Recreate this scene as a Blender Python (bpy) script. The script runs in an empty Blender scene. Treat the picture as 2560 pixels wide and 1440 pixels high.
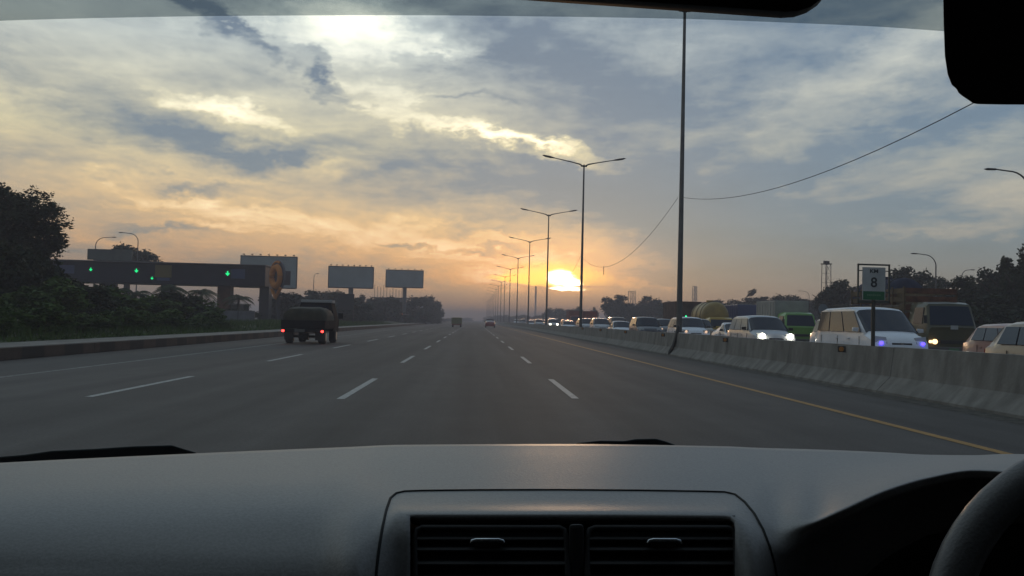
import bpy, bmesh, math, random
from mathutils import Vector, Matrix
random.seed(7)
PI = math.pi
S = bpy.context.scene
COL = S.collection

# ------------------------------------------------------------------ camera
F = 2300.0                                   # focal length in pixels of a 2560 wide frame
CAM = Vector((0, 0, 1.25))
ROLL = math.radians(1.4)
cY = Vector((1186 - 1280, -(800 - 720), F)).normalized()          # road direction in camera space (right, up, forward)
s_, c_ = math.sin(ROLL), math.cos(ROLL)
cZ = Vector((s_, c_, 0)); cZ.z = -(cY.x * s_ + cY.y * c_) / cY.z; cZ.normalize()
cX = cY.cross(cZ) * -1
if cX.x < 0: cX = -cX
RM = Matrix(((cX.x, cX.y, cX.z), (cY.x, cY.y, cY.z), (cZ.x, cZ.y, cZ.z)))   # camera space -> world
def ray(px, py):
    return (RM @ Vector((px - 1280, 720 - py, F))).normalized()
def at(px, py, Y):
    r = ray(px, py); return CAM + r * (Y / r.y)
cd = bpy.data.cameras.new('camera'); cam = bpy.data.objects.new('camera', cd); COL.objects.link(cam)
cd.sensor_width = 36; cd.lens = 36 * F / 2560; cd.clip_start = 0.02; cd.clip_end = 12000
r_ = RM @ Vector((1, 0, 0)); u_ = RM @ Vector((0, 1, 0)); b_ = RM @ Vector((0, 0, -1))
cam.matrix_world = Matrix(((r_.x, u_.x, b_.x, CAM.x), (r_.y, u_.y, b_.y, CAM.y), (r_.z, u_.z, b_.z, CAM.z), (0, 0, 0, 1)))
S.camera = cam

# ------------------------------------------------------------------ render look
S.view_settings.view_transform = 'Standard'; S.view_settings.look = 'None'
S.view_settings.exposure = 0.0; S.view_settings.gamma = 1.0
S.cycles.max_bounces = 8; S.cycles.transparent_max_bounces = 24; S.cycles.volume_bounces = 1
S.cycles.use_denoising = True
S.cycles.sample_clamp_indirect = 4.0

# ------------------------------------------------------------------ sky and sun
def srgb(r, g, b):
    f = lambda c: (c / 255 / 12.92) if c / 255 <= 0.04045 else ((c / 255 + 0.055) / 1.055) ** 2.4
    return (f(r), f(g), f(b), 1)
sun_dir = ray(1405, 694)
SUN_EL = math.asin(sun_dir.z); SUN_AZ = math.atan2(sun_dir.x, sun_dir.y)
W = bpy.data.worlds.new('World'); S.world = W; W.use_nodes = True
nt = W.node_tree; N = nt.nodes; LK = nt.links; N.clear()
def nd(t, **k):
    n = N.new(t)
    for a, v in k.items(): setattr(n, a, v)
    return n
def put(n, i, v):
    if hasattr(v, 'is_output'): LK.new(v, n.inputs[i])
    else: n.inputs[i].default_value = v
def mth(op, a, b=None, c=None, clamp=False):
    n = nd('ShaderNodeMath', operation=op); n.use_clamp = clamp
    put(n, 0, a)
    if b is not None: put(n, 1, b)
    if c is not None: put(n, 2, c)
    return n.outputs[0]
def mapr(v, a, b, c, d, smooth=True):
    n = nd('ShaderNodeMapRange'); n.interpolation_type = 'SMOOTHSTEP' if smooth else 'LINEAR'
    put(n, 0, v); put(n, 1, a); put(n, 2, b); put(n, 3, c); put(n, 4, d)
    return n.outputs[0]
def mixc(f, a, b, blend='MIX'):
    n = nd('ShaderNodeMix', data_type='RGBA', blend_type=blend); n.clamp_result = False; n.clamp_factor = (blend == 'MIX')
    put(n, 0, f); put(n, 6, a); put(n, 7, b)
    return n.outputs[2]
def ramp(v, stops):
    n = nd('ShaderNodeValToRGB'); e = n.color_ramp.elements
    while len(e) < len(stops): e.new(0.5)
    for el, (p, c) in zip(e, stops): el.position = p; el.color = c
    put(n, 0, v); return n.outputs[0]
tc = nd('ShaderNodeTexCoord'); sp = nd('ShaderNodeSeparateXYZ'); LK.new(tc.outputs['Generated'], sp.inputs[0])
az = mth('ARCTAN2', sp.outputs[0], sp.outputs[1]); el = mth('ARCSINE', sp.outputs[2])
cb = nd('ShaderNodeCombineXYZ'); put(cb, 0, az); put(cb, 1, el)
def noise(scale, vec, sx, sy, rot=0.0, detail=6, rough=0.55, off=(0, 0, 0), dist=0.0):
    m = nd('ShaderNodeMapping'); put(m, 'Vector', vec); m.inputs['Scale'].default_value = (sx, sy, 1)
    m.inputs['Rotation'].default_value = (0, 0, rot); m.inputs['Location'].default_value = off
    n = nd('ShaderNodeTexNoise'); put(n, 'Vector', m.outputs[0])
    n.inputs['Scale'].default_value = scale; n.inputs['Detail'].default_value = detail; n.inputs['Roughness'].default_value = rough
    n.inputs['Distortion'].default_value = dist
    return n
wn = noise(9, cb.outputs[0], 1, 2.2, detail=5, rough=0.6)
wv = nd('ShaderNodeVectorMath', operation='SUBTRACT'); put(wv, 0, wn.outputs['Color']); wv.inputs[1].default_value = (.5, .5, .5)
ws = nd('ShaderNodeVectorMath', operation='MULTIPLY_ADD'); put(ws, 0, wv.outputs[0]); ws.inputs[1].default_value = (.13, .06, 0); put(ws, 2, cb.outputs[0])
fw_ = noise(38, cb.outputs[0], 1, 1.8, detail=5, rough=.65)
fs_ = nd('ShaderNodeVectorMath', operation='SUBTRACT'); put(fs_, 0, fw_.outputs['Color']); fs_.inputs[1].default_value = (.5, .5, .5)
fm_ = nd('ShaderNodeVectorMath', operation='MULTIPLY_ADD'); put(fm_, 0, fs_.outputs[0]); fm_.inputs[1].default_value = (.065, .028, 0); put(fm_, 2, ws.outputs[0])
WARP = fm_.outputs[0]
ws2 = nd('ShaderNodeVectorMath', operation='MULTIPLY_ADD'); put(ws2, 0, wv.outputs[0]); ws2.inputs[1].default_value = (.035, .012, 0); put(ws2, 2, cb.outputs[0])
WARPS = ws2.outputs[0]
def blob(px, py, rx, ry, ang, warp=None):
    d = ray(px, py); a = math.atan2(d.x, d.y); e = math.asin(d.z)
    m = nd('ShaderNodeMapping', vector_type='TEXTURE'); put(m, 'Vector', warp or WARP)
    m.inputs['Location'].default_value = (a, e, 0); m.inputs['Rotation'].default_value = (0, 0, -math.radians(ang))
    m.inputs['Scale'].default_value = (rx / F, ry / F, 1)
    g = nd('ShaderNodeTexGradient', gradient_type='SPHERICAL'); put(g, 'Vector', m.outputs[0])
    return g.outputs['Fac']
L = mapr(az, -0.05, 0.30, 0.46, 0.14)
BL = [ # px, py, rx, ry, angle (image, clockwise), strength : bright breaks (+) and grey cloud (-)
 (910, 68, 320, 95, 4, 1.8), (870, 165, 340, 80, 10, .42), (900, 212, 220, 34, 6, .6), (560, 273, 210, 32, 9, 1.15), (1070, 120, 130, 22, -5, .5),
 (700, 300, 380, 60, 8, .28), (1160, 335, 360, 32, 12, .85), (1330, 364, 240, 24, 7, 1.7), (1080, 300, 300, 40, 8, .35), (640, 150, 300, 60, 10, -.1),
 (835, 408, 150, 45, -8, .6), (250, 130, 900, 240, 3, .46), (420, 482, 520, 30, 8, .55), (560, 568, 240, 20, 3, .45),
 (760, 560, 860, 120, 0, .46), (1020, 605, 800, 90, 0, .48), (300, 500, 420, 60, 6, .3), (60, 240, 200, 90, 20, .35), (600, 440, 300, 50, -5, .35),
 (2210, 170, 380, 100, -25, .62), (2330, 100, 220, 80, -20, .4), (2050, 250, 500, 130, -22, .22), (2520, 500, 280, 70, -5, .62),
 (2260, 577, 420, 26, -3, .3), (1620, 120, 200, 60, 10, .2), (1000, 250, 200, 30, -4, .4), (1450, 405, 200, 16, 3, .55),
 (120, 220, 420, 70, 24, -.6), (420, 290, 420, 60, 26, -.3), (440, 335, 230, 48, 12, -.62), (620, 410, 260, 40, -5, .3), (330, 400, 260, 40, 5, .3), (600, 178, 260, 60, -10, -.4),
 (500, 30, 240, 34, 26, -.85), (600, 75, 120, 26, 38, -.7), (786, 182, 50, 60, 10, -1.3), (758, 118, 60, 20, 0, -.7),
 (1300, 140, 540, 130, 15, -.62), (1150, 430, 760, 95, 2, -.5), (720, 380, 280, 50, -15, -.6), (1400, 480, 700, 170, 0, -.22),
 (470, 462, 190, 22, -6, -.75), (330, 540, 480, 50, 5, -.4), (430, 577, 180, 15, 3, -.7), (985, 618, 115, 10, 2, -1.0),
 (1215, 621, 140, 15, -4, -1.0), (1210, 578, 170, 12, -4, -.5), (250, 610, 400, 30, 0, -.2), (2150, 385, 620, 55, -12, -.3),
 (2440, 300, 260, 45, -8, -.35), (850, 248, 90, 14, 5, -.6), (1150, 245, 150, 12, -3, -.6), (1050, 520, 300, 40, 8, -.25),
 (1400, 640, 460, 100, 0, .62), (1420, 690, 400, 62, 0, .55), (1240, 702, 260, 20, 2, .5), (1560, 712, 220, 12, 0, .5),
 (1680, 688, 230, 24, -2, -.6), (1680, 330, 420, 260, 0, -.24), (2150, 660, 900, 190, 0, -.6), (1750, 600, 420, 170, 0, -.4), (250, 650, 600, 70, 0, -.35), (800, 690, 420, 50, 0, -.3), (1320, 668, 150, 12, 0, -.35)]
for (px, py, rx, ry, a, s) in BL:
    b = blob(px, py, rx, ry, a)
    L = mth('MULTIPLY_ADD', b, s, L)
n1 = noise(5.0, cb.outputs[0], 1.1, 5.5, rot=.10, detail=8, rough=.62, dist=.6)
n2 = noise(16.0, cb.outputs[0], 1.0, 3.2, rot=-.12, detail=8, rough=.6, off=(3, 1, 0), dist=.4)
L = mth('ADD', L, mth('MULTIPLY', mth('SUBTRACT', n1.outputs[0], .5), 1.1))
den = mth('ADD', mth('MAXIMUM', sp.outputs[2], 0.0), .07)
cp_ = nd('ShaderNodeCombineXYZ'); put(cp_, 0, mth('DIVIDE', sp.outputs[0], den)); put(cp_, 1, mth('DIVIDE', sp.outputs[1], den))
n3 = noise(1.5, cp_.outputs[0], 1.0, .45, rot=.5, detail=12, rough=.70, off=(7, 2, 0), dist=.5)
n4 = noise(9.0, cp_.outputs[0], 1.0, .6, rot=.3, detail=6, rough=.6, off=(1, 5, 0))
L = mth('ADD', L, mth('MULTIPLY', mth('SUBTRACT', n3.outputs[0], .5), 1.1))
L = mth('ADD', L, mth('MULTIPLY', mth('SUBTRACT', n4.outputs[0], .5), .5))
L = mth('ADD', L, mth('MULTIPLY', mth('SUBTRACT', n2.outputs[0], .5), .62))
# the grey bank that hides the sun from below
bank = mapr(mth('ADD', el, mth('MULTIPLY', mth('SUBTRACT', n2.outputs[0], .5), .010)), math.radians(1.45), math.radians(1.95), 1.0, 0.0)
Lc = mth('MULTIPLY', mapr(L, -.1, 1.05, 0, 1, False), mth('SUBTRACT', 1.0, mth('MULTIPLY', bank, .85)))
eln = mapr(el, 0.0, .40, 0.0, 1.0, False)
gray = ramp(eln, [(0, srgb(118, 110, 114)), (.10, srgb(126, 117, 122)), (.25, srgb(126, 128, 134)), (.5, srgb(126, 132, 140)), (1, srgb(114, 128, 142))])
lit = ramp(eln, [(0, srgb(205, 150, 120)), (.12, srgb(250, 172, 108)), (.26, srgb(255, 203, 136)), (.45, srgb(247, 226, 172)), (.7, srgb(222, 224, 212)), (1, srgb(200, 218, 222))])
rightcool = mapr(az, .04, .42, 0, 1)
gray = mixc(rightcool, gray, mixc(1.0, gray, (.80, .92, 1.02, 1), 'MULTIPLY'))
lit = mixc(mth('MULTIPLY', rightcool, .55), lit, srgb(190, 188, 178))
base = mixc(Lc, gray, lit)
dark = mapr(L, -.9, 0.0, .84, 1.0)
base = mixc(1.0, base, dark, 'MULTIPLY')
over = mth('MAXIMUM', mth('SUBTRACT', L, 1.0), 0.0)
base = mixc(mth('MULTIPLY', over, .85), base, (1.0, .90, .66, 1), 'ADD')
# the sun showing through the gap in the bank
def core(px, py, rx, ry, t0, t1):
    return mapr(blob(px, py, rx, ry, 0, WARPS), t0, t1, 0, 1)
fn = noise(60, cb.outputs[0], 1, 2.4, detail=5, rough=.6)
fv = nd('ShaderNodeVectorMath', operation='SUBTRACT'); put(fv, 0, fn.outputs['Color']); fv.inputs[1].default_value = (.5, .5, .5)
fw = nd('ShaderNodeVectorMath', operation='MULTIPLY_ADD'); put(fw, 0, fv.outputs[0]); fw.inputs[1].default_value = (.020, .006, 0); put(fw, 2, cb.outputs[0])
WARPS = fw.outputs[0]
e2 = mth('SUBTRACT', el, mth('MULTIPLY', mth('MAXIMUM', mth('SUBTRACT', SUN_AZ, az), 0.0), .13))
e2 = mth('ADD', e2, mth('MULTIPLY', mth('SUBTRACT', fn.outputs[0], .5), .004))
gapv = mapr(e2, math.radians(1.93), math.radians(2.03), 0.0, 1.0)
k1 = mth('MAXIMUM', core(1400, 695, 50, 28, .15, .75), core(1430, 707, 40, 14, .12, .7))
k1 = mth('MAXIMUM', k1, core(1415, 724, 56, 11, .1, .6))
thin = mth('MAXIMUM', core(1345, 718, 60, 4, .0, .5), core(1490, 718, 90, 3.5, .0, .5))
k1 = mth('MULTIPLY', k1, mth('MULTIPLY', gapv, mth('SUBTRACT', 1.0, thin)))
k2 = mth('MULTIPLY', mth('MAXIMUM', core(1385, 692, 170, 52, .0, .9), core(1330, 698, 130, 20, 0, .5)), mth('SUBTRACT', 1.0, thin))
k3 = core(1400, 680, 380, 150, .0, 1.0)
base = mixc(mth('MULTIPLY', mth('MULTIPLY', k2, gapv), .95), base, (2.6, 1.35, .14, 1))
base = mixc(mth('MULTIPLY', k3, .42), base, (1.0, .42, .16, 1), 'ADD')
base = mixc(mth('MULTIPLY', k1, 12.0), base, (1.0, .86, .55, 1), 'ADD')
# behind and overhead the evening sky is dimmer
front = mapr(mth('ABSOLUTE', az), .8, 2.2, 1.0, .62)
base = mixc(1.0, base, front, 'MULTIPLY')
sky = nd('ShaderNodeTexSky', sky_type='NISHITA'); sky.sun_disc = False
sky.sun_elevation = SUN_EL; sky.sun_rotation = SUN_AZ; sky.dust_density = .3; sky.air_density = 1.0; sky.ozone_density = 3.0
bg1 = nd('ShaderNodeBackground'); put(bg1, 0, base); bg1.inputs[1].default_value = .90
bg2 = nd('ShaderNodeBackground'); put(bg2, 0, sky.outputs[0]); bg2.inputs[1].default_value = 0.05
add = nd('ShaderNodeAddShader'); LK.new(bg1.outputs[0], add.inputs[0]); LK.new(bg2.outputs[0], add.inputs[1])
wo = nd('ShaderNodeOutputWorld'); LK.new(add.outputs[0], wo.inputs[0])
W.cycles.sampling_method = 'MANUAL'; W.cycles.sample_map_resolution = 1024

sl = bpy.data.lights.new('sun', 'SUN'); sl.energy = 0.5; sl.angle = math.radians(6); sl.color = (1, .62, .36)
so = bpy.data.objects.new('sun', sl); COL.objects.link(so)
so.rotation_euler = (-sun_dir).to_track_quat('-Z', 'Y').to_euler()

# ------------------------------------------------------------------ helpers
MATS = {}
def mat(name, color, rough=.6, metal=0.0, ns=0, na=0.0, bump=0.0, stretch=(1, 1, 1), emit=None, es=0, spec=.5, color2=None, coat=0.0, detail=6):
    if name in MATS: return MATS[name]
    m = bpy.data.materials.new(name); m.use_nodes = True; MATS[name] = m
    t = m.node_tree; p = t.nodes['Principled BSDF']
    p.inputs['Base Color'].default_value = (*color[:3], 1); p.inputs['Roughness'].default_value = rough
    p.inputs['Metallic'].default_value = metal; p.inputs['Specular IOR Level'].default_value = spec
    p.inputs['Coat Weight'].default_value = coat; p.inputs['Coat Roughness'].default_value = .05
    if emit:
        p.inputs['Emission Color'].default_value = (*emit[:3], 1); p.inputs['Emission Strength'].default_value = es
    if ns:
        g = t.nodes.new('ShaderNodeTexCoord'); mp = t.nodes.new('ShaderNodeMapping'); mp.inputs['Scale'].default_value = stretch
        n = t.nodes.new('ShaderNodeTexNoise'); n.inputs['Scale'].default_value = ns; n.inputs['Detail'].default_value = detail
        t.links.new(g.outputs['Object'], mp.inputs[0]); t.links.new(mp.outputs[0], n.inputs['Vector'])
        r = t.nodes.new('ShaderNodeValToRGB')
        a = [max(0, c * (1 - na)) for c in color[:3]]; b = [min(1, c * (1 + na)) for c in (color2 or color)[:3]]
        r.color_ramp.elements[0].position = .32; r.color_ramp.elements[1].position = .68
        r.color_ramp.elements[0].color = (*a, 1); r.color_ramp.elements[1].color = (*b, 1)
        t.links.new(n.outputs[0], r.inputs[0]); t.links.new(r.outputs[0], p.inputs['Base Color'])
        if bump:
            bp = t.nodes.new('ShaderNodeBump'); bp.inputs['Strength'].default_value = bump; bp.inputs['Distance'].default_value = .02
            t.links.new(n.outputs[0], bp.inputs['Height']); t.links.new(bp.outputs[0], p.inputs['Normal'])
    return m

class MB:
    def __init__(s): s.v = []; s.f = []
    def face(s, pts):
        i = len(s.v); s.v += [tuple(p) for p in pts]; s.f.append(tuple(range(i, i + len(pts)))); return s
    def box(s, c, d, rz=0, rx=0, ry=0):
        R = Matrix.Rotation(rz, 3, 'Z') @ Matrix.Rotation(ry, 3, 'Y') @ Matrix.Rotation(rx, 3, 'X'); i = len(s.v)
        for x in (-.5, .5):
            for y in (-.5, .5):
                for z in (-.5, .5):
                    s.v.append(tuple(Vector(c) + R @ Vector((x * d[0], y * d[1], z * d[2]))))
        for q in ((0, 1, 3, 2), (4, 6, 7, 5), (0, 4, 5, 1), (2, 3, 7, 6), (0, 2, 6, 4), (1, 5, 7, 3)): s.f.append(tuple(i + k for k in q))
        return s
    def tube(s, pts, rad, n=8, cap=True):
        pts = [Vector(p) for p in pts]
        if not isinstance(rad, (list, tuple)): rad = [rad] * len(pts)
        rings = []
        up = Vector((0, 0, 1))
        for k, p in enumerate(pts):
            t = (pts[min(k + 1, len(pts) - 1)] - pts[max(k - 1, 0)]).normalized()
            a = t.cross(up)
            if a.length < .05: a = t.cross(Vector((0, 1, 0)))
            a.normalize(); b = a.cross(t); i = len(s.v)
            for j in range(n):
                w = 2 * PI * j / n; s.v.append(tuple(p + (a * math.cos(w) + b * math.sin(w)) * rad[k]))
            rings.append(i)
        for r0, r1 in zip(rings, rings[1:]):
            for j in range(n): s.f.append((r0 + j, r0 + (j + 1) % n, r1 + (j + 1) % n, r1 + j))
        if cap:
            s.f.append(tuple(range(rings[0], rings[0] + n))[::-1]); s.f.append(tuple(range(rings[-1], rings[-1] + n)))
        return s
    def loft(s, rings, cap=True):
        n = len(rings[0]); i0 = len(s.v)
        for r in rings: s.v += [tuple(p) for p in r]
        for k in range(len(rings) - 1):
            a, b = i0 + k * n, i0 + (k + 1) * n
            for j in range(n): s.f.append((a + j, a + (j + 1) % n, b + (j + 1) % n, b + j))
        if cap:
            s.f.append(tuple(range(i0, i0 + n))[::-1]); e = i0 + (len(rings) - 1) * n; s.f.append(tuple(range(e, e + n)))
        return s
    def solid(s, pts, th):          # a polygon given thickness along its normal
        P = [Vector(p) for p in pts]; nrm = (P[1] - P[0]).cross(P[-1] - P[0]).normalized() * th
        return s.loft([P, [p - nrm for p in P]])
    def disc(s, c, axis, r, th, n=20):
        c = Vector(c); a = Vector(axis).normalized() * th / 2
        return s.tube([c - a, c + a], r, n)
    def build(s, name, m, parent=None, smooth=None, bevel=0, bseg=2, sub=0, solid=0):
        me = bpy.data.meshes.new(name); me.from_pydata(s.v, [], s.f); me.update()
        bm = bmesh.new(); bm.from_mesh(me); bmesh.ops.recalc_face_normals(bm, faces=bm.faces)
        if bevel: bmesh.ops.bevel(bm, geom=list(bm.edges), offset=bevel, segments=bseg, affect='EDGES', profile=.6, clamp_overlap=True)
        bm.to_mesh(me); bm.free()
        if smooth:
            me.polygons.foreach_set('use_smooth', [True] * len(me.polygons)); me.set_sharp_from_angle(angle=math.radians(smooth))
        o = bpy.data.objects.new(name, me); COL.objects.link(o); me.materials.append(m)
        if parent: o.parent = parent
        if sub:
            d = o.modifiers.new('s', 'SUBSURF'); d.levels = sub; d.render_levels = sub
        return o
def tag(o, label=None, cat=None, group=None, kind=None):
    for k, v in (('label', label), ('category', cat), ('group', group), ('kind', kind)):
        if v: o[k] = v
    return o
def empty(name, loc, rz=0, label=None, cat=None, group=None):
    o = bpy.data.objects.new(name, None); COL.objects.link(o); o.location = loc; o.rotation_euler = (0, 0, rz); o.empty_display_size = .3
    return tag(o, label, cat, group)
ORD = ['first', 'second', 'third', 'fourth', 'fifth', 'sixth', 'seventh', 'eighth', 'ninth', 'tenth', 'eleventh', 'twelfth', 'thirteenth', 'fourteenth', 'fifteenth', 'sixteenth', 'seventeenth', 'eighteenth']
def copy_tree(o, parent=None):
    c = o.copy(); COL.objects.link(c)
    if parent: c.parent = parent
    for ch in list(o.children): copy_tree(ch, c)
    return c
def textmesh(txt, size, m, parent, name, loc, rot, th=.004, sx=1.0):
    cu = bpy.data.curves.new('t', 'FONT'); cu.body = txt; cu.size = size; cu.extrude = th / 2; cu.align_x = 'CENTER'; cu.align_y = 'CENTER'; cu.offset = size * .02
    to = bpy.data.objects.new('t', cu); COL.objects.link(to)
    bpy.context.view_layer.update()
    me = bpy.data.meshes.new_from_object(to.evaluated_get(bpy.context.evaluated_depsgraph_get()))
    bpy.data.objects.remove(to); bpy.data.curves.remove(cu)
    me.materials.clear(); me.materials.append(m)
    o = bpy.data.objects.new(name, me); COL.objects.link(o); o.location = loc; o.rotation_euler = rot; o.scale = (sx, 1, 1)
    o.parent = parent; return o

# ------------------------------------------------------------------ ground, road, kerb, barrier
FAR = 2400
def strip(name, x0, x1, y0, y1, z, m, n=1):
    b = MB()
    for k in range(n):
        a, c = y0 + (y1 - y0) * k / n, y0 + (y1 - y0) * (k + 1) / n
        b.face([(x0, a, z), (x1, a, z), (x1, c, z), (x0, c, z)])
    o = b.build(name, m); return tag(o, kind='structure')
def road_material():
    m = bpy.data.materials.new('worn_asphalt'); m.use_nodes = True; t = m.node_tree; p = t.nodes['Principled BSDF']
    g = t.nodes.new('ShaderNodeTexCoord')
    def nz(sc, st, det=6):
        mp = t.nodes.new('ShaderNodeMapping'); mp.inputs['Scale'].default_value = st
        n = t.nodes.new('ShaderNodeTexNoise'); n.inputs['Scale'].default_value = sc; n.inputs['Detail'].default_value = det
        t.links.new(g.outputs['Object'], mp.inputs[0]); t.links.new(mp.outputs[0], n.inputs['Vector']); return n.outputs[0]
    def mp2(v, a, b, c, d):
        n = t.nodes.new('ShaderNodeMapRange'); t.links.new(v, n.inputs[0])
        for i, x in enumerate((a, b, c, d)): n.inputs[i + 1].default_value = x
        return n.outputs[0]
    def mul(a, b):
        n = t.nodes.new('ShaderNodeMath'); n.operation = 'MULTIPLY'; t.links.new(a, n.inputs[0]); t.links.new(b, n.inputs[1]); return n.outputs[0]
    v = mul(mp2(nz(1.0, (1.1, .018, 1)), .3, .7, .66, 1.36), mp2(nz(.12, (1, .35, 1), 4), .35, .65, .84, 1.16))
    v = mul(v, mp2(nz(26, (1, 1, 1), 2), .3, .7, .85, 1.15)); v = mul(v, mp2(nz(1.6, (1, .5, 1), 8), .3, .7, .9, 1.1))
    r = t.nodes.new('ShaderNodeMix'); r.data_type = 'RGBA'; r.blend_type = 'MULTIPLY'; r.inputs[0].default_value = 1
    r.inputs[6].default_value = (.072, .067, .064, 1); t.links.new(v, r.inputs[7]); t.links.new(r.outputs[2], p.inputs['Base Color'])
    p.inputs['Roughness'].default_value = .82; p.inputs['Specular IOR Level'].default_value = .35
    bp = t.nodes.new('ShaderNodeBump'); bp.inputs['Strength'].default_value = .25; bp.inputs['Distance'].default_value = .01
    t.links.new(nz(60, (1, 1, 1), 3), bp.inputs['Height']); t.links.new(bp.outputs[0], p.inputs['Normal'])
    return m
ROAD = road_material()
GROUND = mat('dry_earth_and_grass', (.045, .055, .028), .95, ns=.25, na=.5, color2=(.07, .07, .045), bump=.3)
strip('ground', -2400, 2400, -300, FAR, -.06, GROUND)
strip('road', -11.3, 8.0, -60, FAR, 0, ROAD, 12)
strip('opposite_road', 8.9, 25.5, -60, FAR, 0, ROAD, 12)
strip('median_ground', 7.95, 8.95, -60, FAR, -.02, mat('median_dirt', (.06, .055, .05), .95, ns=1.5, na=.4))
# darker silt gathered along the foot of the barrier
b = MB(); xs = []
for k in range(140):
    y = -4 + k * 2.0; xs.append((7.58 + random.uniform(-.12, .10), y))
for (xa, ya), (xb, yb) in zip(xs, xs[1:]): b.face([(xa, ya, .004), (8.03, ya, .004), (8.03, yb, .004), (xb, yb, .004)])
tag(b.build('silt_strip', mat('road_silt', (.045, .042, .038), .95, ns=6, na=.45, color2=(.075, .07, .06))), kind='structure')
PAINT = mat('white_road_paint', (.38, .38, .37), .7, ns=9, na=.28); YPAINT = mat('yellow_road_paint', (.34, .18, .035), .7, ns=7, na=.25)
b = MB()
for x, off, per in ((-2.0, 14.1, 11.9), (1.69, 15.1, 12.3), (-5.55, 13.6, 11.6)):
    for k in range(-2, 34):
        y = off + k * per; w = .06
        b.face([(x - w, y, .004), (x + w, y, .004), (x + w, y + 4.9, .004), (x - w, y + 4.9, .004)])
tag(b.build('lane_markings', PAINT), kind='structure')
b = MB()
for k in range(30): b.face([(-8.62, -10 + k * 16, .004), (-8.50, -10 + k * 16, .004), (-8.50, 6 + k * 16, .004), (-8.62, 6 + k * 16, .004)])
tag(b.build('edge_line', mat('faded_road_paint', (.20, .20, .195), .8, ns=6, na=.4)), kind='structure')
b = MB()
for k in range(30): b.face([(5.46, -10 + k * 20, .004), (5.60, -10 + k * 20, .004), (5.60, 10 + k * 20, .004), (5.46, 10 + k * 20, .004)])
tag(b.build('yellow_edge_line', YPAINT), kind='structure')
b = MB()
for x in (13.4, 17.0, 20.6):
    for k in range(30): b.face([(x - .07, 6 + k * 12, .004), (x + .07, 6 + k * 12, .004), (x + .07, 11 + k * 12, .004), (x - .07, 11 + k * 12, .004)])
tag(b.build('opposite_lane_markings', PAINT), kind='structure')
# kerb with painted blocks and the pavement behind it
KERB = bpy.data.materials.new('painted_kerb'); KERB.use_nodes = True
t = KERB.node_tree; p = t.nodes['Principled BSDF']; g = t.nodes.new('ShaderNodeTexCoord'); mp = t.nodes.new('ShaderNodeMapping'); mp.inputs['Scale'].default_value = (0, 1, 0)
w = t.nodes.new('ShaderNodeTexWave'); w.bands_direction = 'Y'; w.inputs['Scale'].default_value = .13; w.inputs['Distortion'].default_value = .6
t.links.new(g.outputs['Object'], mp.inputs[0]); t.links.new(mp.outputs[0], w.inputs['Vector'])
r = t.nodes.new('ShaderNodeValToRGB'); r.color_ramp.elements[0].position = .42; r.color_ramp.elements[1].position = .58
r.color_ramp.elements[0].color = (.030, .028, .030, 1); r.color_ramp.elements[1].color = (.085, .062, .050, 1)
t.links.new(w.outputs[0], r.inputs[0])
nz_ = t.nodes.new('ShaderNodeTexNoise'); nz_.inputs['Scale'].default_value = 3; t.links.new(g.outputs['Object'], nz_.inputs['Vector'])
mx = t.nodes.new('ShaderNodeMix'); mx.data_type = 'RGBA'; mx.blend_type = 'MULTIPLY'; mx.inputs[0].default_value = .7
t.links.new(r.outputs[0], mx.inputs[6]); t.links.new(nz_.outputs[0], mx.inputs[7]); t.links.new(mx.outputs[2], p.inputs['Base Color']); p.inputs['Roughness'].default_value = .9
b = MB()
for k in range(60):
    y0 = -20 + k * 12; b.box((-11.42, y0 + 6, .15), (.24, 11.98, .30))
tag(b.build('kerb', KERB, bevel=.02), kind='structure')
b = MB()
for k in range(50): b.face([(-13.15, -20 + k * 14, .292), (-11.54, -20 + k * 14, .292), (-11.54, -6 + k * 14, .292), (-13.15, -6 + k * 14, .292)])
tag(b.build('pavement', mat('pavement_concrete', (.20, .19, .175), .9, ns=2.2, na=.3, bump=.3)), kind='structure')
# raised verge behind the pavement
b = MB(); vx = [-13.15, -14.5, -17, -21, -28, -40]; vz = [.28, .42, .55, .5, .25, -.05]
ys = [-20 + 6 * k for k in range(60)]
P = [[(x + random.uniform(-.1, .1) * (i > 0), y, z + random.uniform(-.08, .1) * (0 < i < 5)) for i, (x, z) in enumerate(zip(vx, vz))] for y in ys]
for r0, r1 in zip(P, P[1:]):
    for i in range(5): b.face([r0[i], r0[i + 1], r1[i + 1], r1[i]])
tag(b.build('verge', mat('verge_soil', (.035, .045, .02), .95, ns=1.3, na=.5, color2=(.05, .06, .025)), smooth=60), kind='structure')
# concrete barrier in cast lengths, one wall
CONC = bpy.data.materials.new('barrier_concrete'); CONC.use_nodes = True
t = CONC.node_tree; p = t.nodes['Principled BSDF']; g = t.nodes.new('ShaderNodeTexCoord')
def _n(sc, st, det=7):
    mp = t.nodes.new('ShaderNodeMapping'); mp.inputs['Scale'].default_value = st
    n = t.nodes.new('ShaderNodeTexNoise'); n.inputs['Scale'].default_value = sc; n.inputs['Detail'].default_value = det
    t.links.new(g.outputs['Object'], mp.inputs[0]); t.links.new(mp.outputs[0], n.inputs['Vector']); return n.outputs[0]
r = t.nodes.new('ShaderNodeValToRGB'); r.color_ramp.elements[0].position = .34; r.color_ramp.elements[1].position = .66
r.color_ramp.elements[0].color = (.15, .145, .135, 1); r.color_ramp.elements[1].color = (.225, .22, .205, 1)
t.links.new(_n(1.8, (1, 1.2, .35)), r.inputs[0])
r2 = t.nodes.new('ShaderNodeValToRGB'); r2.color_ramp.elements[0].position = .40; r2.color_ramp.elements[1].position = .56
r2.color_ramp.elements[0].color = (.72, .71, .7, 1); r2.color_ramp.elements[1].color = (1, 1, 1, 1); t.links.new(_n(2.6, (1, 1.2, .6)), r2.inputs[0])
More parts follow.
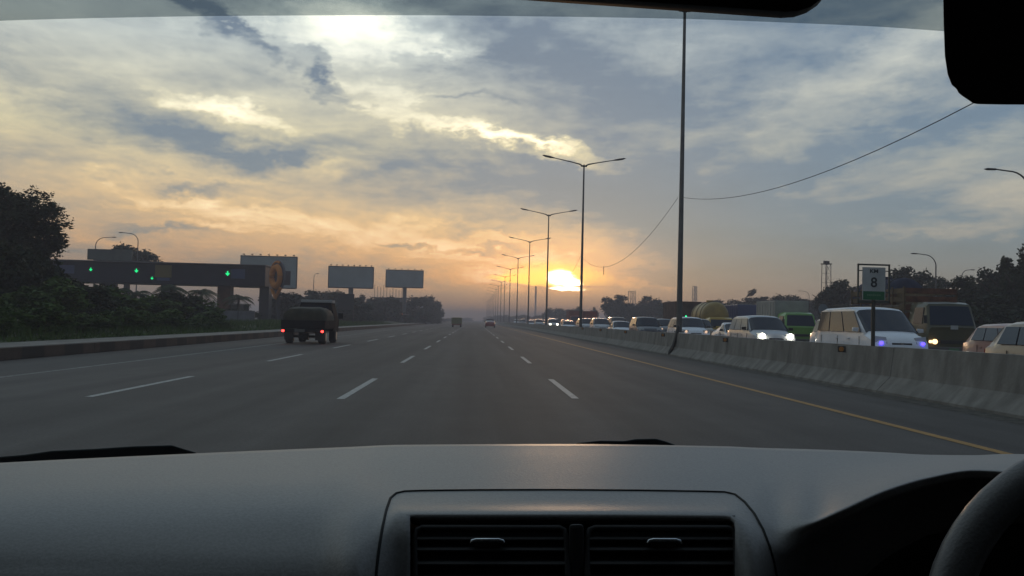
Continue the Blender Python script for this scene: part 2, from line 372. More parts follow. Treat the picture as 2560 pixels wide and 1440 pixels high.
mx = t.nodes.new('ShaderNodeMix'); mx.data_type = 'RGBA'; mx.blend_type = 'MULTIPLY'; mx.inputs[0].default_value = .85
t.links.new(r.outputs[0], mx.inputs[6]); t.links.new(r2.outputs[0], mx.inputs[7]); t.links.new(mx.outputs[2], p.inputs['Base Color'])
p.inputs['Roughness'].default_value = .9
bp = t.nodes.new('ShaderNodeBump'); bp.inputs['Strength'].default_value = .5; bp.inputs['Distance'].default_value = .02
t.links.new(_n(14, (1, 1, 1)), bp.inputs['Height']); t.links.new(bp.outputs[0], p.inputs['Normal'])
prof = [(-.44, 0), (-.44, .05), (-.20, .29), (-.17, .33), (-.10, .905), (.10, .905), (.17, .33), (.20, .29), (.44, .05), (.44, 0)]
b = MB()
for k in range(76):
    y0 = -12 + k * 6.0; j = random.uniform(-.012, .012)
    ring = lambda y, j=j: [(8.45 + x, y, z + (j if z > .5 else 0)) for x, z in prof]
    b.loft([ring(y0 + .012), ring(y0 + 5.988)])
b.loft([[(8.45 + x, y, z) for x, z in prof] for y in (444.5, 1500)])
bar = b.build('concrete_barrier', CONC, smooth=12)
tag(bar, 'long grey stained concrete barrier dividing the two carriageways', 'barrier')

# ------------------------------------------------------------------ lamp posts in the median
STEEL = mat('galvanised_steel', (.10, .105, .11), .5, .3, ns=3, na=.2); DARKMET = mat('dark_metal', (.03, .03, .032), .5, .4)
LAMPG = mat('lamp_glass', (.25, .26, .27), .2)
def make_post():
    root = empty('street_lamp', (0, 0, 0))
    MB().tube([(0, 0, .9), (0, 0, 5), (0, 0, 13.9)], [.125, .105, .06], 10).build('pole', STEEL, root, smooth=40)
    MB().box((0, 0, .925), (.34, .34, .05)).build('base_plate', STEEL, root, bevel=.008)
    for s in (-1, 1):
        a = MB().tube([(0, 0, 13.72), (s * .35, 0, 13.92), (s * .9, 0, 14.05), (s * 2.5, 0, 14.36)], [.065, .06, .045, .035], 8).build('arm', STEEL, root, smooth=40)
        h = MB()
        for (x0, z0, w, hh) in [(2.3, 14.34, .10, .06)]:
            rings = []
            for q, ww, hz in ((0, .05, .04), (.15, .12, .06), (.5, .16, .075), (.85, .13, .06), (.98, .05, .03)):
                cx = s * (2.38 + q); cz = 14.34 + q * .19
                rings.append([(cx, math.cos(u) * ww, cz + math.sin(u) * hz) for u in [2 * PI * k / 10 for k in range(10)]])
            h.loft(rings)
        hd = h.build('lamp_head', DARKMET, root, smooth=50)
        MB().box((s * 2.92, 0, 14.375), (.55, .18, .02), ry=-s * .19).build('lamp_glass', LAMPG, hd)
    MB().box((0, 0, 13.78), (.5, .12, .12)).build('arm_bracket', DARKMET, root, bevel=.03)
    return root
proto = make_post()
desc = ['nearest double-armed lamp post, tall, its foot clamped to the barrier', 'second nearest double-armed lamp post, right of the sun', 'third nearest double-armed lamp post, just left of the sun',
        'fourth nearest double-armed lamp post on the median', 'fifth nearest double-armed lamp post on the median', 'sixth nearest double-armed lamp post on the median', 'seventh nearest double-armed lamp post, pale in the haze']
posts = [37.7, 73, 108, 145, 184, 224, 264] + [300 + 36 * k for k in range(11)]
for i, y in enumerate(posts):
    o = proto if i == 0 else copy_tree(proto)
    o.location = (8.45, y, 0); o.rotation_euler = (0, 0, random.uniform(-.05, .05))
    tag(o, desc[i] if i < len(desc) else 'tiny hazy double-armed lamp post, %s in the median row from the near end' % ORD[i], 'street lamp', 'double-armed lamp posts along the median')
proto.scale = (1, 1, 1.045)
# strapped conduit on the nearest post only, running down the road side of the barrier
MB().tube([(-.02, 0, 1.25), (-.10, -.13, .98), (-.19, -.16, .62), (-.27, -.18, .38), (-.43, -.2, .12), (-.46, -.2, .02)], [.05, .075, .075, .08, .07, .05], 8).build('conduit', mat('black_pipe', (.008, .011, .010), .5), proto, smooth=50)
# sagging cable spans from post to post
def cable(y0, y1, sag, label, z=6.55, x=8.33, r=.009):
    pts = []
    for k in range(29):
        u = k / 28; pts.append((x, y0 + (y1 - y0) * u, z - sag * 4 * u * (1 - u)))
    o = MB().tube(pts, r, 6).build('overhead_cable', mat('cable_rubber', (.05, .05, .055), .6), smooth=60)
    return tag(o, label, 'cable', 'cable spans slung between the lamp posts')
cable(2.4, 37.6, 1.55, 'near span of sagging cable, running up to the right from the nearest lamp post', r=.009)
c2 = cable(37.8, 72.9, 1.75, 'sagging cable span between the nearest and second nearest lamp posts')
cable(73.1, 107.9, 1.75, 'faint sagging cable span between the second and third nearest lamp posts')
MB().tube([(8.33, 59.5, 4.95), (8.33, 59.6, 4.62), (8.36, 59.65, 4.4)], .02, 6).build('loose_end', MATS['cable_rubber'], c2)
# reflectors on the barrier
RFX = mat('amber_reflector', (.30, .12, .015), .3, emit=None)
for i, (y, l) in enumerate([(20.4, 'on the barrier below the white minivan'), (30, 'on the barrier below the silver car with bright headlights'), (40, 'on the barrier just right of the nearest lamp post'), (50, 'on the barrier left of the nearest lamp post'), (60, 'on the barrier below the dark car'), (70, 'on the barrier below the small white saloon')]):
    e = empty('reflector', (8.27, y, .80), 0, 'small amber reflector ' + l, 'reflector', 'amber reflectors along the barrier')
    MB().tube([(-.045, 0, -.0), (-.03, 0, 0), (-.005, 0, 0)], .055, 14).build('lens', RFX, e, smooth=40)
    MB().box((-.02, 0, 0), (.03, .17, .14)).build('back_plate', DARKMET, e, bevel=.01)
    e.rotation_euler = (0, 0, .9)

# ------------------------------------------------------------------ kilometre sign on the median
sg = empty('kilometre_sign', (8.45, 19.2, 0), 0, 'white and green kilometre sign KM 8 on a post on the barrier', 'sign')
GREYP = mat('sign_frame_grey', (.07, .075, .07), .6, .3)
MB().tube([(0, 0, .90), (0, 0, 1.88)], .042, 10).build('post', mat('sign_post', (.045, .045, .04), .6, .3), sg, smooth=40)
fr = MB()
for x, z, w, h in ((-.335, 2.22, .028, .82), (.335, 2.22, .028, .82), (0, 2.63, .70, .034), (0, 1.84, .70, .06)): fr.box((x, .0, z), (w, .04, h))
for x, z in ((-.28, 2.5), (-.28, 2.05), (.28, 2.5), (.28, 2.05)): fr.box((x, .0, z), (.10, .02, .02))
fr.build('frame', GREYP, sg, bevel=.004)
MB().box((0, -.01, 2.225), (.50, .015, .70)).build('panel', mat('sign_white', (.36, .38, .40), .5, ns=3, na=.12), sg, bevel=.004)
MB().box((0, -.021, 1.975), (.46, .008, .18)).build('green_band', mat('sign_green', (.01, .11, .045), .5), sg)
INK = mat('sign_black', (.02, .025, .03), .5); PALE = mat('sign_pale_green', (.10, .20, .12), .5)
textmesh('KM', .11, INK, sg, 'lettering', (0, -.021, 2.49), (PI / 2, 0, 0), sx=1.2)
textmesh('8', .29, INK, sg, 'numeral', (0, -.021, 2.245), (PI / 2, 0, 0))
mk = MB()
for k in range(7): mk.box((-.13 + k * .043, -.026, 1.985), (.026, .003, .035 + .01 * (k % 2)))
mk.build('faded_marks', PALE, sg)

# ------------------------------------------------------------------ vehicles
GLASS = mat('vehicle_glass', (.008, .016, .034), .08, spec=.42)
TYRE = mat('tyre_rubber', (.02, .02, .02), .85); RIM = mat('wheel_rim', (.28, .28, .29), .35, .7)
BLACKP = mat('black_plastic', (.02, .02, .022), .55); PLATE = mat('number_plate', (.05, .05, .05), .5)
LAMPOFF = mat('lamp_lens', (.35, .36, .37), .15, spec=.8); CHROME = mat('bright_trim', (.4, .4, .42), .2, .9)
HEAD = mat('headlamp_lit', (1, .95, .8), .2, emit=(1, .93, .74), es=22); HEADW = mat('headlamp_warm', (1, .7, .4), .2, emit=(1, .62, .30), es=3.0)
HEADDIM = mat('headlamp_dim', (.8, .6, .4), .2, emit=(1, .62, .4), es=.9); HEADBLUE = mat('sidelight_blue', (.1, .1, .9), .2, emit=(.10, .06, 1), es=3.5)
TAIL = mat('tail_lamp_lit', (.8, .02, .02), .2, emit=(1, .03, .025), es=9); TAILOFF = mat('tail_lamp', (.25, .01, .01), .2)
def paint(name, c, rough=.28): return mat('paint_' + name, c, rough, .0, coat=.6, ns=1.2, na=.08)
P_ = {'white': paint('white', (.72, .76, .84)), 'silver': paint('silver', (.42, .44, .48)), 'grey': paint('grey', (.13, .135, .15)), 'dark': paint('dark', (.035, .04, .055)),
      'red': paint('red', (.22, .02, .02)), 'pink': paint('pink', (.40, .20, .16)), 'beige': paint('beige', (.30, .24, .18)), 'blue': paint('blue', (.03, .06, .16)),
      'olive': paint('olive', (.055, .052, .02), .5), 'green': paint('green', (.13, .30, .05), .4), 'yellow': paint('yellow', (.42, .27, .03), .4)}
def lerp(a, b, u): return Vector(a) * (1 - u) + Vector(b) * u
def wheels(root, xs, ys, r, w=.2):
    for y in ys:
        for s in (-1, 1):
            wr = empty('wheel', (s * xs, y, r)); wr.parent = root
            MB().loft([[(dx, math.cos(a) * rr, math.sin(a) * rr) for a in [2 * PI * k / 18 for k in range(18)]] for dx, rr in ((-w / 2, r * .86), (-w * .38, r), (w * .38, r), (w / 2, r * .86))]).build('tyre', TYRE, wr, smooth=40)
            MB().disc((s * w * .46, 0, 0), (1, 0, 0), r * .58, w * .2, 14).build('rim', RIM, wr, smooth=40)
def car(kind, pnt, root_args, head=None, tail=None, oncoming=True, detail=2):
    SP = {  # L, W, H, bonnet length, bonnet height, belt, screen run, roof rear inset, tail length, tail z
     'sedan': (4.4, 1.70, 1.45, 1.15, .88, .92, .75, 1.35, .72, 1.0),
     'mpv': (4.3, 1.68, 1.70, .92, 1.08, 1.08, .72, .30, .10, 1.05),
     'suv': (4.5, 1.76, 1.74, 1.02, 1.06, 1.08, .62, .35, .12, 1.08),
     'van': (4.5, 1.72, 1.92, .66, 1.14, 1.14, .92, .16, .06, 1.08),
     'hatch': (4.0, 1.68, 1.50, .95, .95, .98, .75, .42, .12, 1.0)}[kind]
    Ln, Wd, H, bl, bz, belt, sr, ri, tl, tz = SP
    label, cat, group, X, dist = root_args
    y0 = dist + Ln / 2 if oncoming else dist + Ln / 2
    root = empty({'sedan': 'saloon_car', 'mpv': 'people_carrier', 'suv': 'off_road_car', 'van': 'minivan', 'hatch': 'hatchback_car'}[kind], (X, y0, 0), (PI if oncoming else 0) + random.uniform(-.02, .02), label, cat, group)
    yF = Ln / 2; hw = Wd / 2; zb = .24; wr = hw - (.20 if kind != 'van' else .15)
    def half(y, zt, wtop, wmid=hw, zm=None, bot=zb, cr=.03):
        zm = min(belt, zt - .06) if zm is None else zm
        pts = [(0, bot), (wmid * .86, bot), (wmid * .985, bot + .16), (wmid, (bot + zm) / 2 + .05), (wmid - .03, zm), (wtop, zt - .05), (wtop - .09, zt), (wtop * .5, zt + cr * .7), (0, zt + cr)]
        R = [(x, y, z) for x, z in pts]; return R + [(-x, y, z) for x, z in pts[-2:0:-1]]
    yc = yF - bl; yr = yc - sr; ye = -yF + tl + ri; yt = -yF + tl
    st = [half(yF, bz - .36, hw - .26, hw - .18, bz - .42, .32, .02), half(yF - .08, bz - .20, hw - .16, hw - .06, bz - .28, .26), half(yF - .28, bz - .08, hw - .13, hw - .01, bz - .16), half(yc + .02, bz + .02, hw - .10, hw, belt - .05),
          half(yr, H - .05, wr, hw, belt), half(yr - .35, H - .01, wr, hw, belt), half(0 if yr - .35 > .1 else -.3, H, wr, hw, belt), half(ye + .3, H - .02, wr, hw, belt), half(ye, H - .07, wr - .01, hw, belt),
          half(yt, tz + .02, hw - .12, hw - .01, belt - .06), half(-yF + .05, tz - .06, hw - .14, hw - .04, tz - .2), half(-yF, tz - .22, hw - .2, hw - .1, tz - .32, .34)]
    MB().loft(st).build('body', pnt, root, smooth=38)
    # glass set a few millimetres proud of the body
    A = [Vector(p) for p in st[3]]; B = [Vector(p) for p in st[4]]; C = [Vector(p) for p in st[8]]; D = [Vector(p) for p in st[9]]
    up = Vector((0, .55, .83)) * .018
    def L2(i, u, P=A, Q=B): return P[i] * (1 - u) + Q[i] * u
    n = len(A)
    wpts = [L2(5, .06) , L2(6, .07), L2(7, .05), L2(8, .05), L2(9, .05), L2(10, .07), L2(11, .06)]
    tpts = [L2(5, .90), L2(6, .92), L2(7, .93), L2(8, .93), L2(9, .93), L2(10, .92), L2(11, .90)]
    b = MB(); b.loft([[p + up for p in wpts] + [p - up for p in reversed(wpts)], [p + up for p in tpts] + [p - up for p in reversed(tpts)]]); b.build('windscreen', GLASS, root, smooth=50)
    dn = Vector((0, -.7, .5)) * .02
    rp = [C[i] * .92 + D[i] * .08 for i in (5, 6, 7, 8, 9, 10, 11)]; rq = [C[i] * .22 + D[i] * .78 for i in (5, 6, 7, 8, 9, 10, 11)]
    b = MB(); b.loft([[p + dn for p in rp] + [p - dn for p in reversed(rp)], [p + dn for p in rq] + [p - dn for p in reversed(rq)]]); b.build('rear_window', GLASS, root, smooth=50)
    yb0 = yc - .12; yb1 = ye - (.15 if kind == 'sedan' else -.05)
    top_y0 = yr + .02; top_y1 = ye + (.25 if kind == 'sedan' else .12)
    cuts = [0, .36, .70, 1.0] if kind != 'sedan' else [0, .48, .92]
    for s in (-1, 1):
        for c0, c1 in zip(cuts, cuts[1:]):
            g = .012
            yy = lambda a, c: a[0] + (a[1] - a[0]) * c
            b_ = (yb0, yb1); t_ = (top_y0, top_y1)
            q = [(s * (hw - .022), yy(b_, c0 + g), belt + .03), (s * (hw - .022), yy(b_, c1 - g), belt + .03), (s * (wr + .012), yy(t_, c1 - g), H - .13), (s * (wr + .012), yy(t_, c0 + g), H - .13)]
            if s < 0: q = q[::-1]
            MB().solid([Vector(v) + Vector((s * .012, 0, .004)) for v in q], .02).build('side_window', GLASS, root)
        m_ = MB().loft([[(s * (hw + .02 + dx), yc - .28 + dy, belt + .10 + dz) for dx, dy, dz in ((0, k * .0, -.06), (.0, k, .07), (.17, k * .7, .06), (.18, k * .7, -.04))] for k in (.05, .0, -.06)])
        m_.build('mirror', pnt if kind in ('van', 'suv') else BLACKP, root, smooth=50, bevel=.012)
        hm = head or LAMPOFF
        MB().solid([(s * (hw - .12), yF - .10, bz - .26), (s * (hw - .44), yF - .035, bz - .27), (s * (hw - .44), yF - .13, bz - .09), (s * (hw - .09), yF - .20, bz - .06)], .07 * s).build('headlight', LAMPOFF if hm in (HEAD, HEADDIM) else hm, root)
        if hm in (HEAD, HEADDIM): MB().disc((s * (hw - .29), yF - .06, bz - .17), (0, 1, .25), .095 if hm is HEAD else .06, .10, 14).build('headlight_bulb', hm, root)
        MB().solid([(s * (hw - .10), -yF + .0, tz - .34), (s * (hw - .28), -yF - .012, tz - .34), (s * (hw - .30), -yF + .02, tz - .12), (s * (hw - .10), -yF + .03, tz - .10)], .05).build('tail_light', tail or TAILOFF, root)
    MB().box((0, yF - .045, bz - .30), (.58, .05, .10)).build('grille', BLACKP, root, bevel=.012)
    MB().box((0, yF - .02, bz - .27), (.10, .02, .06)).build('badge', CHROME, root, bevel=.008)
    if dist < 70:
        for s in (-1, 1):
            q = MB()
            for yy in (yc - .28, (yb0 + yb1) / 2 - .05, yb1 + .35): q.box((s * (hw - .004), yy, belt * .5 + .12), (.012, .014, belt - .42))
            q.build('door_seam', BLACKP, root)
            MB().box((s * (hw + .002), yc - 1.05, belt - .16), (.03, .16, .03)).box((s * (hw + .002), yc - 1.95, belt - .16), (.03, .16, .03)).build('door_handle', pnt, root, bevel=.006)
    MB().box((0, yF - .01, .36), (1.2, .06, .11)).build('bumper_intake', BLACKP, root, bevel=.012)
    MB().box((0, yF + .03, .47), (.42, .012, .12)).build('licence_plate', PLATE, root)
    wheels(root, hw - .10, (yF - .78, -yF + .85), .31, .20)
    return root
LN1, LN2, LN3 = 11.75, 15.3, 18.9
G = 'vehicles queueing on the opposite carriageway'
o = car('van', P_['white'], ('white minivan with small blue sidelights behind the kilometre sign', 'minivan', G, 12.12, 25.6), head=None)
for s in (-1, 1): MB().disc((s * .60, 2.235, .885), (0, 1, 0), .05, .05, 12).build('sidelight', HEADBLUE, o)
rk = MB()
rk.box((-.62, -.3, 1.985), (.03, 2.0, .03)); rk.box((.62, -.3, 1.985), (.03, 2.0, .03)); rk.build('roof_rail', BLACKP, o, bevel=.008)
car('mpv', P_['silver'], ('silver people carrier with two dazzling headlights beside the barrier', 'car', G, 11.72, 35.2), head=HEAD)
car('mpv', P_['white'], ('pale people carrier with dim orange headlights just right of the nearest lamp post', 'car', G, 12.2, 50), head=HEADDIM)
car('sedan', P_['white'], ('white saloon half hidden behind the silver car with bright headlights', 'car', G, LN2, 51.5))
car('mpv', P_['beige'], ('beige car squeezed behind the white saloon in the second lane', 'car', G, LN2, 60.5))
car('mpv', P_['grey'], ('grey car with dim lamps left of the nearest lamp post, second lane', 'car', G, LN2, 72), head=HEADDIM)
car('suv', P_['dark'], ('dark off-road car with a wide black windscreen beside the barrier', 'car', G, 12.1, 62.5))
car('sedan', P_['white'], ('small white saloon left of the dark off-road car', 'car', G, 12.1, 73.5))
car('van', P_['beige'], ('beige van behind the small white saloon, second lane', 'minivan', G, LN2, 96))
car('mpv', P_['silver'], ('silver people carrier right of the second nearest lamp post', 'car', G, 12.1, 86))
car('mpv', P_['silver'], ('silver car directly behind the second nearest lamp post', 'car', G, 12.1, 98))
car('sedan', P_['white'], ('white saloon left of the second nearest lamp post', 'car', G, 12.1, 116))
car('mpv', P_['silver'], ('distant car with two round white headlights just right of the third lamp post', 'car', G, 12.1, 140), head=HEAD)
for (x, y, k, p) in ((11.8, 165, 'mpv', 'silver'), (11.8, 190, 'sedan', 'white'), (11.8, 225, 'mpv', 'grey'), (LN2, 112, 'mpv', 'white'), (LN2, 128, 'sedan', 'grey'), (LN2, 150, 'mpv', 'silver'), (LN2, 175, 'van', 'white'), (LN2, 205, 'mpv', 'pink'), (LN3, 190, 'mpv', 'silver'), (11.8, 255, 'mpv', 'white'), (LN2, 245, 'mpv', 'grey')):
    near = 'in the lane beside the barrier' if x < 12 else ('in the second lane' if x < 16 else 'in the third lane')
    car(k, P_[p], ('small %s %s %s, %s' % ({'white': 'white', 'silver': 'silver', 'grey': 'grey', 'pink': 'pinkish'}[p], {'mpv': 'car', 'sedan': 'saloon', 'van': 'van'}[k], near, 'queue\'s far end' if y > 220 else ('beyond the third lamp post' if y > 160 else 'nearer than the third post')), 'car', G, x, y))
car('mpv', P_['white'], ('white car mostly hidden behind the white minivan', 'car', G, LN2, 35.0))
car('hatch', P_['pink'], ('pinkish car in front of the olive truck at the right', 'car', G, LN2, 22.9))
car('hatch', P_['beige'], ('dull beige car cut off by the right edge of the view', 'car', G, 11.75, 15.4))

def truck(label, X, dist, cabp, W=2.0, cabL=1.6, cabH=2.1, cargo='box', cargo_mat=None, cargoH=2.8, cargoL=4.2, head=None, name='truck', oncoming=True, wz=None):
    Ln = cabL + cargoL + .12
    root = empty(name, (X, dist + Ln / 2, 0), PI if oncoming else 0, label, 'truck', G if oncoming else None)
    yF = Ln / 2; hw = W / 2
    def ring(y, z0, z1, w, wt):
        pts = [(0, z0), (w * .95, z0), (w, z0 + .15), (w, (z0 + z1) / 2), (wt, z1 - .10), (wt - .1, z1), (0, z1 + .03)]
        R = [(x, y, z) for x, z in pts]; return R + [(-x, y, z) for x, z in pts[-2:0:-1]]
    zc = .45; mid = zc + (cabH - zc) * .48
    st = [ring(yF - .02, zc, mid - .1, hw - .08, hw - .10), ring(yF, zc + .02, mid, hw - .04, hw - .06), ring(yF - .06, zc, mid + .06, hw, hw - .04), ring(yF - .36, zc, cabH - .08, hw, hw - .12), ring(yF - .6, zc, cabH, hw, hw - .12), ring(yF - cabL, zc, cabH - .03, hw, hw - .12)]
    MB().loft(st).build('cab', cabp, root, smooth=38)
    wsb, wst = mid + .10, cabH - .16
    wy = lambda z: yF - .06 - .30 * (z - mid - .06) / (cabH - .14 - mid) + .02
    WQ = [(-hw + .14, wy(wsb), wsb), (hw - .14, wy(wsb), wsb), (hw - .24, wy(wst), wst), (-hw + .24, wy(wst), wst)]
    MB().loft([WQ, [(x, y - .05, z) for x, y, z in WQ]]).build('windscreen', GLASS, root)
    for s in (-1, 1):
        MB().box((s * (hw - .05), yF - .85, (wsb + wst) / 2 - .02), (.04, .75, wst - wsb - .1), ry=-s * .12).build('side_window', GLASS, root)
        MB().box((s * (hw + .10), yF + .02, wsb + .22), (.14, .05, .32)).build('mirror', BLACKP, root, bevel=.015)
        MB().disc((s * (hw - .30), yF + .02, zc + .38), (0, 1, 0), .10, .06, 16).build('headlight', head or LAMPOFF, root)
    MB().box((0, yF + .005, zc + .38), (W * .5, .05, .14)).build('grille', BLACKP, root, bevel=.01)
    MB().box((0, yF + .03, zc + .06), (W * .98, .14, .22)).build('bumper', mat('bumper_grey', (.10, .10, .10), .5), root, bevel=.02)
    MB().box((0, yF + .115, zc + .06), (.42, .012, .13)).build('licence_plate', PALE if head is HEADW else PLATE, root)
    MB().box((0, 0, .62), (.8, Ln - .3, .16)).build('chassis', BLACKP, root)
    wheels(root, hw - .16, (yF - .7, -yF + 1.0), .40, .26)
    yc = yF - cabL - .1 - cargoL / 2; cw = hw + .05
    cm = cargo_mat or cabp
    if cargo == 'box':
        c = MB().box((0, yc, (cargoH + .8) / 2), (cw * 2, cargoL, cargoH - .8)).build('cargo_box', cm, root, bevel=.03)
        rb = MB()
        for k in range(7):
            for s in (-1, 1): rb.box((s * (cw + .012), yc - cargoL / 2 + .25 + k * (cargoL - .5) / 6, (cargoH + .8) / 2), (.03, .05, cargoH - .95))
        rb.build('side_ribs', cm, root)
    elif cargo == 'tank':
        rings = []
        for q, k in ((-.5, .55), (-.48, .8), (-.44, .95), (-.38, 1), (.38, 1), (.44, .95), (.48, .8), (.5, .55)):
            rings.append([(math.cos(a) * cw * k, yc + q * cargoL, (cargoH + .85) / 2 + math.sin(a) * (cargoH - .85) / 2 * k) for a in [2 * PI * j / 24 for j in range(24)]])
        MB().loft(rings).build('tank', cm, root, smooth=40)
        MB().tube([(0, yc, cargoH - .02), (0, yc, cargoH + .14)], .28, 16).build('hatch', cm, root, smooth=40)
        hb = MB()
        for q in (-.3, 0, .3):
            rr = [(math.cos(a) * (cw + .015), yc + q * cargoL, (cargoH + .85) / 2 + math.sin(a) * ((cargoH - .85) / 2 + .015)) for a in [2 * PI * j / 24 for j in range(25)]]
            hb.tube(rr, .025, 5)
        hb.build('tank_band', DARKMET, root)
    elif cargo == 'stake':
        MB().box((0, yc, .88), (cw * 2, cargoL, .14)).build('flatbed', cm, root, bevel=.01)
        for nm, (cx, cy, sx, sy) in {'front_board': (0, yc + cargoL / 2, cw * 2, .06), 'rear_board': (0, yc - cargoL / 2, cw * 2, .06)}.items():
            k_ = MB()
            for z in (1.2, 1.55, 1.9, 2.25, 2.6, 2.95): k_.box((cx, cy, z - .04 + (cargoH - 3.06)), (sx, sy, .24))
            k_.build(nm, mat('rust_board', (.10, .04, .022), .8, ns=4, na=.4), root, bevel=.008)
        for s in (-1, 1):
            k_ = MB()
            for z in (1.2, 1.55, 1.9, 2.25, 2.6, 2.95): k_.box((s * cw, yc, z - .04 + (cargoH - 3.06)), (.05, cargoL, .22))
            for j in range(6): k_.box((s * (cw + .045), yc - cargoL / 2 + .08 + j * (cargoL - .16) / 5, (cargoH + .9) / 2), (.05, .10, cargoH - .85))
            k_.build('side_board', mat('old_board', (.085, .06, .028), .8, ns=4, na=.4), root, bevel=.008)
    return root
TARP = mat('grey_tarpaulin', (.20, .20, .19), .8, ns=2, na=.2, bump=.4)
truck('lime green truck with a plain grey box body', LN3, 52.5, P_['green'], W=1.95, cabH=2.15, cargoH=2.85, cargoL=3.6, cargo_mat=mat('grey_box_body', (.29, .295, .28), .6, ns=1.5, na=.12))
ot = truck('old olive brown truck with slatted high sides and warm headlights', 19.4, 36.6, P_['olive'], W=2.1, cabL=1.7, cabH=2.45, cargo='stake', cargo_mat=mat('old_board', (.085, .06, .028), .8, ns=4, na=.4), cargoH=3.1, cargoL=5.6, head=HEADW)
MB().disc((.98, 3.83, .83), (0, 1, 0), .06, .06, 14).build('spot_lamp', HEADW, ot)
MB().box((0, 3.83, 1.42), (.30, .02, .16)).build('badge_plate', mat('sign_white', (.36, .38, .40), .5), ot)
truck('dark blue tanker truck rising behind the olive truck', 24.0, 48, P_['dark'], W=2.3, cabH=2.5, cargo='tank', cargo_mat=mat('blue_tank', (.025, .032, .06), .85, ns=1.5, na=.3, spec=.1), cargoH=4.2, cargoL=6, name='tanker_truck')
gt = truck('brown covered truck with a green cab behind the nearest lamp post', LN3, 79, P_['green'], W=2.2, cabH=1.95, cargoH=3.35, cargoL=5.5, cargo_mat=mat('brown_cover', (.075, .042, .032), .8, ns=1.6, na=.4))
MB().box((0, 3.62, 1.75), (2.0, .04, .26)).build('cab_band', mat('teal_band', (.02, .13, .08), .6), gt)
MB().disc((.62, 3.66, 2.02), (0, 1, 0), .07, .04, 12).build('marker_light', mat('green_marker', (.0, .5, .2), .3, emit=(.02, 1, .35), es=2.0), gt)
truck('yellow tanker truck right of the nearest lamp post', LN3, 69.5, P_['yellow'], W=2.1, cabH=1.9, cargo='tank', cargo_mat=mat('yellow_tank', (.27, .19, .05), .45, ns=1.2, na=.25), cargoH=3.15, cargoL=4.4, name='tanker_truck')
truck('blue truck between the yellow tanker and the grey box truck', 22.6, 73, P_['blue'], W=2.0, cabH=2.1, cargoH=3.05, cargoL=4.0)
truck('red truck right behind the second nearest lamp post', LN3 + .2, 172, P_['red'], W=2.3, cabH=2.5, cargoH=3.5, cargoL=5.5, cargo_mat=mat('rust_cover', (.20, .05, .03), .8, ns=1, na=.3))
truck('red truck right of the one behind the second nearest lamp post', LN3, 148, P_['red'], W=2.2, cabH=2.2, cargoH=3.15, cargoL=5.0, cargo_mat=mat('rust_cover', (.20, .05, .03), .8))
truck('small hazy truck far down the oncoming lanes', LN3, 235, P_['grey'], W=2.3, cabH=2.4, cargoH=3.4, cargoL=6)

# loaded light truck in the left lane, seen from behind
def loaded_truck(X, d):
    r = empty('loaded_truck', (X, d, 0), 0, 'small dark truck with a bulging tarpaulin load and lit red tail lights', 'truck')
    D_ = mat('dark_truck_paint', (.018, .018, .020), .95, spec=.05)
    MB().box((0, 1.5, .72), (1.72, 3.0, .12)).build('flatbed', D_, r, bevel=.02)
    MB().box((0, .0, .86), (1.74, .06, .34)).build('tailgate', D_, r, bevel=.02)
    for s in (-1, 1): MB().box((s * .86, 1.5, .86), (.05, 2.96, .34)).build('side_board', D_, r, bevel=.01)
    rings = []
    for k, (y, h, w) in enumerate(((.02, .46, .70), (.12, .66, .80), (.7, .74, .84), (1.6, .78, .84), (2.4, .72, .84), (2.95, .62, .8))):
        ring = []
        for j in range(17):
            a = PI * j / 16; x = math.copysign(abs(math.cos(a)) ** .42, math.cos(a)) * w * 1.04; z = .84 + abs(math.sin(a)) ** .5 * h + random.uniform(-.025, .025)
            ring.append((x + random.uniform(-.015, .015), y, z))
        rings.append(ring)
    MB().loft(rings).build('tarpaulin_load', mat('olive_tarpaulin', (.040, .036, .024), .85, ns=3, na=.35, bump=.6), r, smooth=60)
    MB().loft([[(x, y, z) for x, z in ((-.78, .55), (.78, .55), (.80, 1.2), (.64, 1.84), (-.64, 1.84), (-.80, 1.2))] for y in (3.1, 3.3, 4.3)] + [[(x, 4.75, z) for x, z in ((-.78, .5), (.78, .5), (.80, 1.1), (.60, 1.15), (-.60, 1.15), (-.80, 1.1))]]).build('cab', mat('dark_cab_paint', (.025, .025, .028), .95, spec=.05), r, smooth=35)
    MB().box((0, 3.72, 1.90), (1.35, .95, .13)).build('roof_board', mat('pale_roof_board', (.34, .34, .35), .8), r, bevel=.03)
    MB().box((0, 3.075, 1.50), (1.1, .03, .42)).build('rear_window', GLASS, r, bevel=.01)
    for s in (-1, 1):
        MB().disc((s * .78, -.06, .56), (0, 1, 0), .052, .05, 14).build('tail_light', TAIL, r)
        MB().box((s * .98, 3.9, 1.25), (.22, .05, .26)).build('mirror', BLACKP, r, bevel=.01)
        MB().box((s * .62, .35, .34), (.36, .02, .34)).build('mudflap', BLACKP, r)
    MB().box((0, -.03, .58), (1.66, .06, .15)).build('rear_bumper', D_, r, bevel=.01)
    MB().box((-.12, -.075, .58), (.40, .012, .12)).build('licence_plate', mat('dull_plate', (.10, .10, .10), .5), r)
    MB().tube([(-.60, .75, .32), (.60, .75, .32)], .06, 10).tube([(-.12, .75, .32), (.12, .75, .32)], .15, 12).build('rear_axle', BLACKP, r, smooth=40)
    wheels(r, .66, (.8, 3.9), .31, .28)
    return r
loaded_truck(-7.55, 41.0).scale = (1.1, 1.0, 1.03)
